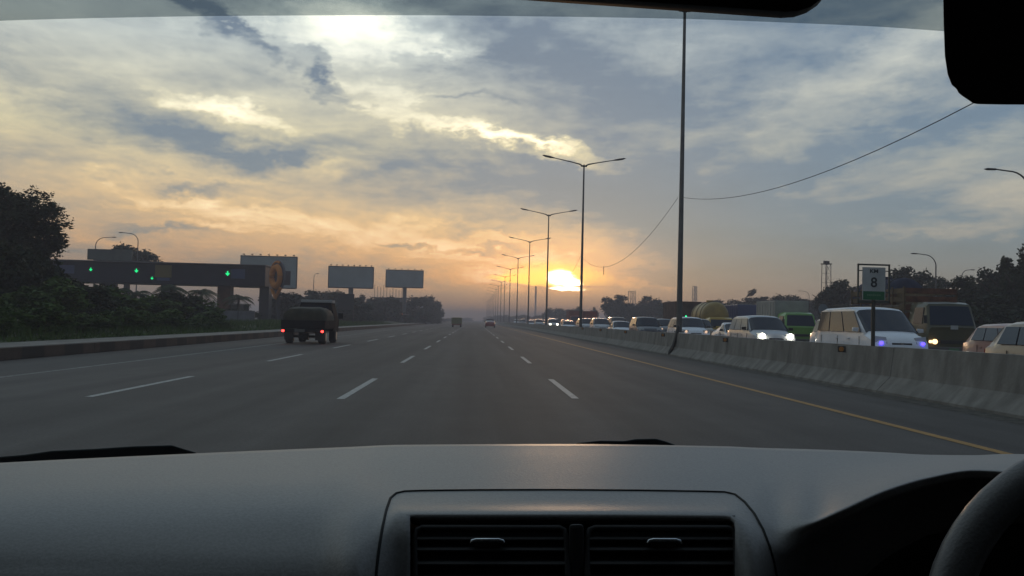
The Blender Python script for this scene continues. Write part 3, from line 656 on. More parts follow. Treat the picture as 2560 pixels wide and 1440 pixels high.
def far_truck():
    r = empty('box_truck', (-2.9, 151, 0), 0, 'tiny yellowish box truck far ahead in the hazy lanes', 'truck')
    MB().box((0, 1.6, 1.05), (1.7, 3.2, 1.0)).build('cargo_box', mat('dull_ochre', (.16, .15, .06), .7), r, bevel=.03)
    MB().box((0, 1.6, .45), (1.5, 3.3, .22)).build('chassis', mat('rust_cover', (.20, .05, .03)), r)
    MB().loft([[(x, y, z) for x, z in ((-.8, .5), (.8, .5), (.68, 1.6), (-.68, 1.6))] for y in (3.3, 4.6)]).build('cab', P_['yellow'], r, bevel=.04)
    for s in (-1, 1): MB().box((s * .7, -.03, .5), (.15, .04, .12)).build('tail_light', TAILOFF, r)
    wheels(r, .66, (.8, 3.9), .31, .24)
far_truck()
car('sedan', P_['red'], ('tiny dark red car far ahead in the hazy right-hand lane', 'car', None, 2.75, 158), oncoming=False)

# ------------------------------------------------------------------ side lamps, masts and signs on the right
def hook_lamp(base, h, reach, ang, label, group='curved single-arm lamp posts'):
    r = empty('curved_lamp_post', base, ang, label, 'street lamp', group)
    pts = [(0, 0, 0), (0, 0, h * .5), (0, 0, h - 1.1)]
    rad = [.09, .075, .06]
    for k in range(1, 9):
        a = PI / 2 * k / 8; pts.append(((1 - math.cos(a)) * reach * .62, 0, h - 1.1 + math.sin(a) * 1.05)); rad.append(.055 - .002 * k)
    pts.append((reach, 0, h + .02)); rad.append(.035)
    MB().tube(pts, rad, 8).build('pole', STEEL, r, smooth=50)
    rings = [[(reach - .05 + q, math.cos(u) * w, h + .02 + math.sin(u) * w * .5) for u in [2 * PI * k / 8 for k in range(8)]] for q, w in ((0, .04), (.12, .11), (.5, .13), (.68, .04))]
    MB().loft(rings).build('lamp_head', DARKMET, r, smooth=50)
    return r
def base_at(px, py, Y, up=0): p = at(px, py, Y); return p
def hook_px(px, ytop, Y, reach, ang, label):
    p = at(px, ytop, Y); return hook_lamp((p.x, Y, -.05), p.z + .05, reach, ang, label)
hook_px(2574, 427, 46, 1.75, PI, 'curved lamp post at the right edge, its arm high over the olive truck')
hook_px(2340, 636, 85, 1.8, PI, 'curved lamp post standing up behind the dark blue tanker')
hook_px(2404, 674, 112, 1.2, .1, 'small curved lamp post bending right, between tanker and right-hand trees')
hook_px(2023, 728, 180, 1.6, PI, 'faint curved lamp post above the lime green truck')
hook_px(240, 592, 118, 1.9, .05, 'left curved lamp post of the pair above the grey board on the toll roof')
hook_px(346, 583, 121, 1.9, PI, 'right curved lamp post of the pair above the tree behind the toll roof')
hook_px(785, 684, 190, .5, 0, 'slim far lamp post between the first two billboards')
def lattice(px, ytop, Y, w, label, name='lattice_mast'):
    p = at(px, ytop, Y); r = empty(name, (p.x, Y, -.05), .3, label, 'mast'); h = p.z + .05
    m = MB()
    for sx in (-1, 1):
        for sy in (-1, 1): m.tube([(sx * w * .5, sy * w * .5, 0), (sx * w * .42, sy * w * .42, h)], .05 * Y / 120, 5)
    m.build('legs', STEEL, r)
    m = MB(); n = int(h / (w * 1.2))
    for k in range(n):
        z0, z1 = h * k / n, h * (k + 1) / n
        for s in (-1, 1):
            m.tube([(-s * w * .45, -w * .45, z0), (s * w * .45, -w * .45, z1)], .025 * Y / 120, 4); m.tube([(-w * .45, s * w * .45, z0), (w * .45, s * w * .45, z0)], .025 * Y / 120, 4)
    m.build('bracing', STEEL, r)
    MB().box((0, 0, h), (w * 1.1, w * 1.1, .12)).build('platform', DARKMET, r)
    return r
lm = lattice(2066, 660, 120, .95, 'narrow mast with lamps on top above the tree left of the kilometre sign')
k_ = MB()
for s in (-1, 0, 1): k_.box((s * .3, 0, lm.children[2].data.vertices[0].co.z + .3), (.25, .2, .35))
k_.build('floodlights', DARKMET, lm, bevel=.02)
lattice(1580, 728, 420, 2.6, 'hazy pylon rising behind the trees left of the nearest lamp post', 'pylon')
lattice(1737, 716, 420, 1.6, 'hazy thin pylon just right of the nearest lamp post', 'pylon')
lattice(1340, 716, 900, .8, 'very faint mast between the third and fourth lamp posts', 'pylon')
# diamond sign
p = at(1666, 791, 130); r = empty('diamond_sign', (p.x, 130, -.05), 0, 'small yellow diamond sign left of the nearest lamp post', 'sign')
MB().tube([(0, .04, 0), (0, .04, p.z)], .04, 6).build('post', STEEL, r); MB().box((0, 0, p.z + .05), (.62, .03, .62), ry=PI / 4).build('panel', mat('sign_yellow', (.34, .24, .05), .6), r)
p = at(2058, 771, 62); r = empty('pale_sign_board', (p.x, 62, -.05), .2, 'pale rounded board behind the roof of the white minivan', 'sign')
MB().tube([(0, .05, 0), (0, .05, p.z)], .04, 6).build('post', STEEL, r); MB().disc((0, 0, p.z), (0, 1, 0), .36, .04, 20).build('panel', mat('pale_blue_board', (.14, .17, .20), .6), r)

# ------------------------------------------------------------------ toll plaza on the left
def X_at(px, Y): return at(px, 780, Y).x
TY = 105.0
NAVY = mat('navy_fascia', (.010, .012, .028), .6, ns=.6, na=.35, spec=.2); ROOFE = mat('roof_edge', (.14, .13, .15), .6)
tp = empty('toll_canopy', (X_at(660, TY), TY, 0), 0, 'long dark toll plaza canopy with green lane lights behind the shrubs', 'toll plaza')
ex = tp.location.x
xl = X_at(-150, TY) - ex
z_top, z_bot = at(660, 665, TY).z, at(660, 716, TY).z
fb = MB().box((xl / 2, 3.2, (z_top + z_bot) / 2), (-xl, 6.4, z_top - z_bot)); fb.build('fascia', NAVY, tp, bevel=.06)
MB().box((xl / 2, 3.0, z_top + .06), (-xl + .3, 7.2, .10)).build('roof_edge', ROOFE, tp, bevel=.02)
for px, w, m_ in ((547, 1.45, mat('orange_column', (.11, .042, .015), .7, ns=1.2, na=.3)), (650, 1.1, mat('dark_column', (.02, .022, .03), .6)), (400, 1.2, MATS['dark_column'] if 'dark_column' in MATS else NAVY), (250, 1.2, NAVY), (90, 1.2, NAVY)):
    MB().box((X_at(px, TY) - ex, 2.5, z_bot / 2 + .02), (w, 1.6, z_bot)).build('column', m_, tp, bevel=.03)
BLUEP = mat('blue_sign_face', (.03, .05, .14), .5); YELP = mat('yellow_sign_face', (.13, .095, .02), .5)
for px0, px1, py0, py1, m_ in ((578, 612, 672, 697, BLUEP), (388, 428, 662, 694, YELP), (150, 185, 662, 684, BLUEP), (392, 424, 694, 702, BLUEP)):
    a = at(px0, py0, TY - .12); c = at(px1, py1, TY - .12)
    MB().box(((a.x + c.x) / 2 - ex, -.08, (a.z + c.z) / 2), (c.x - a.x, .10, a.z - c.z)).build('sign_panel', m_, tp, bevel=.015)
GRN = mat('green_signal', (0, .6, .2), .3, emit=(.01, 1, .30), es=1.1)
for px, py, rr in ((569, 683, .24), (341, 676, .20), (380, 695, .15), (227, 673, .17)):
    a = at(px, py, TY - .3); q = MB()
    q.tube([(a.x - ex, -.30, a.z + rr), (a.x - ex, -.30, a.z - rr)], rr * .3, 6); q.tube([(a.x - ex - rr * .8, -.30, a.z), (a.x - ex, -.30, a.z - rr), (a.x - ex + rr * .8, -.30, a.z)], rr * .3, 6)
    q.build('lane_light', GRN, tp)
    MB().box((a.x - ex, -.13, a.z), (rr * 3, .22, rr * 3)).build('lane_light_housing', BLACKP, tp, bevel=.02)
# booths below the canopy
for px, l in ((600, 'pale toll booth just right of the orange column'), (470, 'dim toll booth left of the orange column'), (330, 'dim toll booth behind the palms at the left')):
    x = X_at(px, TY + 2); r = empty('toll_booth', (x, TY + 2, 0), 0, l, 'toll booth', 'toll booths under the canopy')
    MB().box((0, 0, .65), (1.5, 2.6, 1.3)).build('base', mat('booth_panel', (.14, .15, .16), .6), r, bevel=.02)
    MB().box((0, 0, 1.8), (1.42, 2.5, .98)).build('glazing', mat('booth_glass', (.06, .07, .08), .1), r)
    MB().box((0, 0, 2.38), (1.8, 3.0, .16)).build('roof', mat('booth_roof', (.17, .17, .18), .6), r, bevel=.03)
# two-panel hoarding
p0 = at(552, 776, 80); p1 = at(637, 812, 80)
r = empty('hoarding', ((p0.x + p1.x) / 2, 80, 0), 0, 'low pale two-panel hoarding on the verge below the canopy', 'hoarding')
for s in (-1, 1): MB().box((s * (p1.x - p0.x) / 4, 0, (p0.z + p1.z) / 2), ((p1.x - p0.x) / 2 - .06, .06, p0.z - p1.z)).build('panel', mat('hoarding_sheet', (.15, .15, .17), .7, ns=1.2, na=.2), r, bevel=.01)
MB().box((0, .06, p0.z / 2), (.08, .06, p0.z)).box((-1.4, .06, p0.z / 2), (.08, .06, p0.z)).box((1.4, .06, p0.z / 2), (.08, .06, p0.z)).build('frame', DARKMET, r)
# emblem sign
ORG = mat('emblem_orange', (.50, .19, .04), .7, spec=.2); 
c = at(692, 690, TY - 2); r = empty('emblem_sign', (c.x, TY - 2, 0), math.radians(-52), 'tall orange and navy ring emblem with a V below, at the canopy end', 'sign')
sc = at(692, 655, TY - 2).z - at(692, 726, TY - 2).z; R_ = sc / 2; zc = c.z
MB().disc((0, .12, zc), (0, 1, 0), R_ * 1.12, .16, 32).build('back_disc', mat('emblem_back', (.11, .10, .12), .5), r)
MB().disc((0, 0, zc), (0, 1, 0), R_, .12, 32).build('navy_disc', mat('emblem_navy', (.02, .025, .05), .5), r)
MB().tube([(math.cos(a) * R_ * .62 + R_ * .12, -.10, zc + math.sin(a) * R_ * .66 - .1) for a in [2 * PI * k / 28 for k in range(29)]], R_ * .24, 8).build('ring', ORG, r, smooth=50)
MB().tube([(math.cos(a) * R_ * 1.0, -.02, zc + math.sin(a) * R_ * 1.0) for a in [PI * .35 + PI * .9 * k / 16 for k in range(17)]], R_ * .09, 6).build('crescent', ORG, r, smooth=50)
MB().tube([(-R_ * .62, -.05, zc - R_ * .95), (-.05, -.05, zc - R_ * 1.55), (R_ * .72, -.05, zc - R_ * .85)], R_ * .13, 6).build('chevron', ORG, r)
MB().box((0, .25, (zc - R_) / 2), (.5, .35, zc - R_ + .4)).build('post', MATS['dark_column'], r, bevel=.03)
MB().box((-R_ * .9, 1.2, zc - .1), (.4, 2.2, 1.6)).build('side_fin', mat('emblem_fin', (.10, .08, .08), .95, spec=.05), r, bevel=.05)
# board above the canopy
a = at(220, 622, 112); c = at(330, 652, 112); r = empty('roof_board', ((a.x + c.x) / 2, 112, 0), 0, 'grey green board standing above the toll roof', 'sign')
MB().box((0, 0, (a.z + c.z) / 2), (c.x - a.x, .3, a.z - c.z)).build('panel', mat('board_grey_green', (.075, .09, .085), .7, ns=.8, na=.25), r, bevel=.03)
MB().tube([(-1.8, .2, 0), (-1.8, .2, c.z)], .12, 8).tube([(1.8, .2, 0), (1.8, .2, c.z)], .12, 8).build('posts', STEEL, r)

# billboards
def billboard(px0, px1, pyt, pyb, Y, yaw, label, pole_px=None, lamps=7, solid_pole=.5, low=0):
    a = at(px0, pyt, Y); c = at(px1, pyb, Y); w = (c.x - a.x) / math.cos(yaw); h = a.z - c.z
    r = empty('billboard', ((a.x + c.x) / 2, Y, 0), yaw, label, 'billboard', 'blank grey billboards left of the road')
    zc = (a.z + c.z) / 2
    MB().box((0, 0, zc), (w, .35, h)).build('panel', mat('billboard_back', (.28, .315, .34), .6, ns=.35, na=.16), r, bevel=.03)
    f = MB()
    for x, z, ww, hh in ((0, zc + h / 2 + .06, w + .24, .12), (0, zc - h / 2 - .06, w + .24, .12), (-w / 2 - .06, zc, .12, h), (w / 2 + .06, zc, .12, h)): f.box((x, 0, z), (ww, .42, hh))
    f.box((0, -.4, zc - h / 2 - .16), (w, .7, .06))
    f.build('frame', mat('billboard_frame', (.05, .055, .06), .6), r)
    for k in range(lamps):
        x = -w / 2 + w * (k + .35) / (lamps - .3)
        MB().tube([(x, 0, zc + h / 2 + .1), (x + .1, -.5, zc + h / 2 + .35), (x + .12, -.8, zc + h / 2 + .3)], .045, 5).box((x + .12, -.85, zc + h / 2 + .26), (.30, .25, .14)).build('floodlight', DARKMET, r)
    xp = 0 if pole_px is None else (X_at(pole_px, Y) - r.location.x)
    MB().tube([(xp, .3, -.05), (xp, .3, zc)], solid_pole, 16).build('pole', STEEL if not low else STEEL, r, smooth=40)
    return r
billboard(604, 740, 640, 720, 150, .0, 'largest blank billboard, partly hidden by the toll canopy', 690, 7, .45)
billboard(823, 932, 666, 720, 170, .0, 'blank billboard in the middle of the three large ones', 875, 8, .45)
billboard(966, 1057, 675, 719, 200, .0, 'blank billboard on a single thick pole, right of the other large ones', 1010, 6, .42)
billboard(1052, 1095, 757, 778, 330, .0, 'small hazy billboard just above the far trees', 1075, 5, .35)
# dark framed box sign in front of billboard two
a = at(846, 734, 120); c = at(885, 775, 120); r = empty('framed_sign', ((a.x + c.x) / 2, 120, 0), 0, 'dark squarish sign back on two legs below the middle billboard', 'sign')
MB().box((0, 0, (a.z + c.z) / 2), (c.x - a.x, .12, a.z - c.z)).build('panel', mat('dark_sign_back', (.035, .037, .04), .7), r, bevel=.02)
MB().box((-.95, .1, a.z / 2), (.14, .12, a.z)).box((.95, .1, a.z / 2), (.14, .12, a.z)).build('legs', DARKMET, r)
# flag poles on a low building
a = at(938, 745, 215); c = at(1006, 758, 215)
r = empty('low_building', ((a.x + c.x) / 2, 218, 0), 0, 'low pale building behind the trees under the third billboard', 'building')
MB().box((0, 0, a.z / 2), (c.x - a.x, 6, a.z)).build('wall', mat('pale_wall', (.17, .17, .17), .8, ns=.5, na=.15), r, bevel=.05)
MB().box((0, 0, a.z + .1), (c.x - a.x + .6, 6.6, .22)).build('roof', mat('pale_roof', (.13, .14, .15), .7), r)
for k in range(5): MB().box((-2.4 + k * 1.2, -3.02, a.z * .6), (.7, .06, .9)).build('window', GLASS, r)
for k in range(10):
    px = 937 + k * 7.6; a = at(px, 713 + (k % 3) * 3 + (8 if k > 4 else 0), 213)
    o = MB().tube([(0, 0, -.05), (0, 0, a.z)], .055, 6).tube([(0, 0, a.z), (0, 0, a.z + .05)], .10, 8).build('flag_pole', STEEL, smooth=50); o.location = (a.x, 213, 0)
    tag(o, 'bare flag pole, %s from the left in the row below the right-hand billboard' % ORD[k], 'flag pole', 'row of flag poles left of the road')
# small canopy with warm lit edge + parked vehicles beyond the verge
a = at(962, 792, 190); c = at(1014, 802, 190)
r = empty('roadside_canopy', ((a.x + c.x) / 2, 190, 0), -.5, 'low roadside roof with an orange lit edge under the trees', 'shelter')
MB().box((0, 0, 2.15), (5.2, 2.4, .18), ry=.05).build('roof', mat('shelter_roof', (.15, .12, .10), .6), r, bevel=.02)
MB().box((1.5, -1.25, 2.05), (2.2, .06, .24)).build('lit_edge', mat('orange_strip', (.4, .15, .06), .5, emit=(1, .35, .16), es=.35), r)
for sx in (-2.3, 2.3):
    for sy in (-1, 1): MB().tube([(sx, sy, 0), (sx, sy, 2.1)], .06, 6).build('post', STEEL, r)
for (px, Y, k, p, l) in ((905, 140, 'mpv', 'grey', 'grey car with a red tail light on the slip road left of the lanes'), (1060, 260, 'mpv', 'silver', 'tiny car with orange lamps at the far end of the slip road'), (1093, 300, 'sedan', 'grey', 'tiniest car at the far end of the slip road')):
    car(k, P_[p], (l, 'car', 'cars on the slip road', X_at(px, Y), Y), tail=TAIL if Y < 200 else HEADDIM, oncoming=False)

# ------------------------------------------------------------------ vegetation
def leaf_mat(name, c1, c2):
    m = bpy.data.materials.new(name); m.use_nodes = True; t = m.node_tree; p = t.nodes['Principled BSDF']
    g = t.nodes.new('ShaderNodeTexCoord'); n = t.nodes.new('ShaderNodeTexNoise'); n.inputs['Scale'].default_value = 3.2; n.inputs['Detail'].default_value = 6
    t.links.new(g.outputs['Object'], n.inputs['Vector']); r = t.nodes.new('ShaderNodeValToRGB'); r.color_ramp.elements[0].position = .35; r.color_ramp.elements[1].position = .65
    r.color_ramp.elements[0].color = (*c1, 1); r.color_ramp.elements[1].color = (*c2, 1); t.links.new(n.outputs[0], r.inputs[0]); t.links.new(r.outputs[0], p.inputs['Base Color'])
    p.inputs['Roughness'].default_value = .75; p.inputs['Specular IOR Level'].default_value = .2; return m
LEAF = leaf_mat('dark_leaves', (.014, .022, .009), (.035, .050, .018)); LEAFG = leaf_mat('green_leaves', (.035, .070, .012), (.085, .135, .028)); LEAFB = leaf_mat('blue_green_leaves', (.02, .03, .02), (.04, .055, .035))
BARK = mat('bark', (.045, .035, .026), .9, ns=5, na=.35, bump=.5)
def crown_mesh(name, m, nclump, nleaf, size, seed, flat=1.0, shell=.55, cr=.30, skirt=0):
    rnd = random.Random(seed); v = []; f = []
    cl = []
    while len(cl) < nclump:
        p = Vector((rnd.uniform(-1, 1), rnd.uniform(-1, 1), rnd.uniform(-1, 1)))
        if shell < p.length < .92: cl.append((p, rnd.uniform(.6, 1.25) * cr))
    cl.append((Vector((0, 0, 0)), .55))
    for k in range(nleaf):
        c, r = cl[k % len(cl)] if k % 9 else cl[-1]
        d = Vector((rnd.gauss(0, 1), rnd.gauss(0, 1), rnd.gauss(0, 1))).normalized()
        g3 = Vector((rnd.gauss(0, .52), rnd.gauss(0, .52), rnd.gauss(0, .36)))
        if g3.length > 1.1: g3 *= 1.1 / g3.length * rnd.random() ** .4
        p = c + g3 * r; p.z *= flat
        a = Vector((rnd.gauss(0, 1), rnd.gauss(0, 1), rnd.gauss(0, .6))).normalized(); b = a.cross(Vector((rnd.gauss(0, 1), rnd.gauss(0, 1), rnd.gauss(0, 1)))).normalized()
        s = size * rnd.uniform(.6, 1.3); i = len(v)
        v += [tuple(p - a * s), tuple(p + b * s * .45), tuple(p + a * s), tuple(p - b * s * .45)]; f.append((i, i + 1, i + 2, i + 3))
    me = bpy.data.meshes.new(name); me.from_pydata(v, [], f); me.update(); me.materials.append(m); return me
CROWNS = [crown_mesh('crown', LEAF, 46, 10000, .075, 1, cr=.30, shell=.4), crown_mesh('crown', LEAF, 36, 9000, .085, 2, shell=.4, cr=.32), crown_mesh('crown', LEAFB, 42, 9000, .085, 3, shell=.4, cr=.30)]
BIG = crown_mesh('crown', LEAF, 120, 30000, .040, 11, shell=.35, cr=.20)
BUSH = [crown_mesh('foliage', LEAFG, 26, 5200, .085, 5, shell=.4), crown_mesh('foliage', LEAF, 26, 5200, .085, 6, shell=.4), crown_mesh('foliage', LEAFG, 20, 4200, .10, 8, shell=.3)]
TRUNK = MB()
TRUNK.tube([(0, 0, 0), (.02, .01, .25), (-.01, .02, .5), (.02, 0, .8)], [.055, .045, .036, .02], 8)
for k in range(6):
    a = k * 1.05; TRUNK.tube([(0, 0, .40 + k * .04), (math.cos(a) * .16, math.sin(a) * .16, .56 + k * .04), (math.cos(a) * .34, math.sin(a) * .34, .70 + k * .035)], [.024, .016, .007], 6)
tmesh_o = TRUNK.build('trunk', BARK, smooth=60); TMESH = tmesh_o.data; bpy.data.objects.remove(tmesh_o)
def tree(px, pytop, Y, wpx, label, group, me=None, hpx=None, zmin=None, name='tree', cat='tree', dz=0):
    """crown top at photo row pytop, width wpx photo pixels at distance Y"""
    p = at(px, pytop, Y); top = p.z; rad = wpx / 2 * Y / F
    hr = (hpx / 2 * Y / F) if hpx else min(rad * .9, top * .42)
    r = empty(name, (p.x, Y, -.05), random.uniform(0, 6.28), label, cat, group)
    c = bpy.data.objects.new('crown', me or random.choice(CROWNS)); COL.objects.link(c); c.parent = r
    c.scale = (rad, rad, hr); c.location = (0, 0, max(top - hr, hr * .5) + .05); c.rotation_euler = (0, 0, random.uniform(0, 6.28))
    t = bpy.data.objects.new('trunk', TMESH); COL.objects.link(t); t.parent = r; t.scale = (top * .8, top * .8, top * 1.02); t.rotation_euler = (0, 0, random.uniform(0, 6))
    return r
TL = 'trees beyond the toll plaza and left verge'; TR = 'trees beyond the opposite carriageway'
tree(15, 458, 52, 300, 'big dark tree at the left edge rising above the toll canopy', TL, BIG, hpx=235)
tree(325, 612, 128, 130, 'round-headed tree behind the grey board above the toll roof', TL, CROWNS[0], hpx=90)
for px, pt, Y, w, l in ((705, 733, 116, 120, 'dark tree right below the orange emblem'), (768, 727, 150, 110, 'tree above the cab of the loaded truck'), (828, 726, 160, 100, 'tree just left of the middle billboard pole'), (880, 745, 135, 100, 'tree in front of the dark framed sign legs'),
                        (902, 738, 190, 34, 'narrow pointed tree right of the middle billboard'), (935, 752, 200, 80, 'tree left of the low pale building'), (975, 762, 190, 110, 'broad tree in front of the low pale building'), (1025, 768, 210, 110, 'broad tree below the thick billboard pole'),
                        (1062, 776, 240, 90, 'tree left of the small hazy billboard'), (1080, 788, 270, 60, 'last dark tree before the road dips into haze')):
    tree(px, pt, Y, w, l, TL, hpx=(86 if w > 50 else 60))
for k in range(9): tree(1100 + k * 9, 799 - (k % 3), 380 + k * 50, 26, 'tiny hazy tree, %s from the left at the far end of the left verge' % ORD[k], TL, CROWNS[2], hpx=12)
for px, pt, Y, w, l in ((1390, 770, 330, 60, 'hazy tree right of the third lamp post'), (1425, 772, 320, 60, 'hazy tree left of the second lamp post'), (1448, 768, 300, 24, 'small pointed tree right behind the second lamp post'), (1487, 768, 290, 20, 'small pointed tree right of the second lamp post'),
                        (1540, 738, 230, 78, 'tall round tree between the second and nearest lamp posts'), (1585, 757, 240, 70, 'lower tree right of the tall round one'), (1628, 741, 225, 76, 'second tall tree left of the nearest lamp post'), (1672, 755, 215, 70, 'tree directly left of the nearest lamp post'),
                        (1735, 755, 200, 90, 'tree right of the nearest lamp post, behind the brown truck'), (1800, 752, 190, 90, 'tree behind the yellow tanker'), (1862, 745, 180, 90, 'tree with a ragged top behind the blue truck'), (1915, 742, 170, 90, 'tree behind the grey truck body, left'), (1972, 737, 160, 100, 'rounded tree behind the grey truck body, right'),
                        (2030, 748, 150, 70, 'tree between the lime truck and the mast'), (2100, 700, 96, 100, 'dark tree at the foot of the narrow mast'), (2068, 722, 100, 60, 'small dark tree left of the mast tree'), (2270, 668, 84, 120, 'tree behind the dark blue tanker, left'),
                        (2330, 690, 92, 110, 'tree behind the dark blue tanker, right'), (2430, 690, 72, 130, 'dark round tree right of the olive truck'), (2500, 660, 68, 110, 'dark tree second from the right edge'), (2555, 622, 64, 110, 'tallest dark tree at the right edge'), (2480, 740, 60, 160, 'low dark tree in front of the tall right-hand ones')):
    tree(px, pt, Y, w, l, TR, hpx=max(60, (810 - pt) * .95) if Y < 260 else 50)
for k in range(9): tree(1225 + k * 17, 791 - (k % 3) * 2, 620 - k * 30, 34, 'tiny hazy tree, %s from the left beyond the far lamp posts' % ORD[k], TR, CROWNS[2], hpx=18)
# leaning ragged branch tree
p = at(1880, 728, 178); r = empty('leaning_tree', (p.x, 178, -.05), 0, 'thin leaning tree top sticking out left of the grey box truck', 'tree', TR)
MB().tube([(-1.6, 0, 0), (-1.2, 0, p.z * .6), (0, 0, p.z)], [.14, .1, .04], 6).build('trunk', BARK, r)
c = bpy.data.objects.new('crown', CROWNS[1]); COL.objects.link(c); c.parent = r; c.scale = (1.2, .9, .55); c.location = (-.1, 0, p.z - .3); c.rotation_euler = (0, -.6, 0)
# shrubs on the left verge
def bush(x, y, rad, h, label, me=None, z0=.35):
    r = empty('shrub', (x, y, z0), random.uniform(0, 6.28), label, 'shrub', 'shrubs along the left verge')
    c = bpy.data.objects.new('foliage', me or random.choice(BUSH)); COL.objects.link(c); c.parent = r; c.scale = (rad, rad, h / 2); c.location = (0, 0, h / 2 - .08)
    MB().tube([(0, 0, -.1), (.05, 0, h * .5)], [.06, .03], 6).build('stem', BARK, r)
    return r
for k in range(9):
    y = 24.5 + k * 3.6; bush(-14.5 - random.uniform(0, .8), y, random.uniform(.9, 1.3), random.uniform(.9, 1.35), 'low green shrub behind the pavement, %s from the left in the front row' % ORD[k], BUSH[0] if k % 2 else BUSH[2])
for k in range(9):
    y = 26 + k * 4.6; bush(-17.4 - random.uniform(0, 1.5), y, random.uniform(1.3, 1.9), random.uniform(1.7, 2.5), 'green verge shrub, %s from the left in the middle row' % ORD[k], BUSH[k % 3], .5)
for k in range(14):
    u = k / 13; y = 42 + u * 46; px = -60 + u * 640; bush(X_at(px, y), y, random.uniform(1.8, 2.6), (3.5 if u < .35 else (2.6 if u < .68 else 1.6)) * random.uniform(.85, 1.12) + (1.0 if u < .2 else 0), 'tall dark shrub before the toll canopy, %s from the left in the back row' % ORD[k], BUSH[1], .3)
for k in range(7):
    y = 88 + k * 12; bush(-16.2 - random.uniform(0, 2), y, 1.5, random.uniform(1.2, 1.9), 'dark shrub beyond the loaded truck, %s nearest on the far verge' % ORD[k], BUSH[1], .2)
for k in range(12):
    y = 52 + k * 6.5; px = 2390 + (k * 83) % 230; q = at(px, 800, y)
    r = empty('shrub', (q.x, y, -.05), random.uniform(0, 6.28), 'dark shrub beyond the opposite carriageway, %s nearest of its row' % ORD[k], 'shrub', 'shrubs beyond the opposite carriageway')
    c = bpy.data.objects.new('foliage', BUSH[1]); COL.objects.link(c); c.parent = r; c.scale = (2.6, 2.2, 1.5 + .3 * (k % 3)); c.location = (0, 0, 1.5)
    MB().tube([(0, 0, 0), (.1, 0, 1.4)], [.08, .04], 6).build('stem', BARK, r)
# palms
PALM = leaf_mat('palm_leaves', (.018, .030, .010), (.04, .06, .02))
def palm_proto():
    m = MB(); rnd = random.Random(4)
    for k in range(17):
        a = k * 2.4; up = rnd.uniform(.1, 1.15); Ln = rnd.uniform(1.5, 2.1); pts = []
        for j in range(9):
            u = j / 8; rr = Ln * u * math.cos(up * (1 - .4 * u)); z = Ln * (math.sin(up) * u - .75 * u * u)
            pts.append(Vector((math.cos(a) * rr, math.sin(a) * rr, z)))
        side = Vector((-math.sin(a), math.cos(a), 0))
        m.tube(pts, .015, 4)
        for j in range(1, 9):
            for q in (0, .5):
                p0 = pts[j - 1] * (1 - q) + pts[j] * q; wv = .42 * math.sin(PI * (j - .3) / 9.5) + .06; d = (pts[j] - pts[j - 1]).normalized()
                for s in (-1, 1): m.face([p0, p0 + d * .09, p0 + side * s * wv + d * .25 - Vector((0, 0, wv * .45))])
    return m
pm = palm_proto().build('fronds', PALM); PME = pm.data; bpy.data.objects.remove(pm)
for px, pyt, Y, l in ((430, 700, 76, 'palm under the yellow panel of the toll canopy'), (340, 710, 68, 'palm left of the yellow panel, among the shrubs'), (505, 712, 84, 'palm just left of the orange column'), (250, 700, 60, 'palm in the dark shrubs further left'), (598, 728, 92, 'palm between the two right-hand canopy columns')):
    p = at(px, pyt, Y); r = empty('palm_tree', (p.x, Y, .1), random.uniform(0, 6), l, 'palm tree', 'palms on the left verge')
    MB().tube([(0, 0, -.1), (.08, 0, (p.z - .5) * .5), (0, 0, p.z - .9)], [.17, .13, .10], 8).build('trunk', BARK, r, smooth=50)
    c = bpy.data.objects.new('fronds', PME); COL.objects.link(c); c.parent = r; c.location = (0, 0, p.z - .95)
# verge grass as one mass
rnd = random.Random(9); gb = MB()
for k in range(30000):
    y = 20 + 130 * rnd.random() ** 1.5; x = -13.2 - rnd.random() ** 1.5 * 9; 
    z = .30 + min(1, (-13.15 - x) / 3.5) * .22; h = rnd.uniform(.12, .42) * (1 if x < -13.8 else .5); a = rnd.uniform(0, 6.28); lx, ly = rnd.uniform(-.15, .15), rnd.uniform(-.15, .15)
    gb.face([(x, y, z), (x + .035 * math.cos(a) * 1.6, y + .035 * math.sin(a), z), (x + lx, y + ly, z + h)])
o = gb.build('verge_grass', LEAFG); tag(o, 'rough green grass covering the left verge', 'grass', kind='stuff')

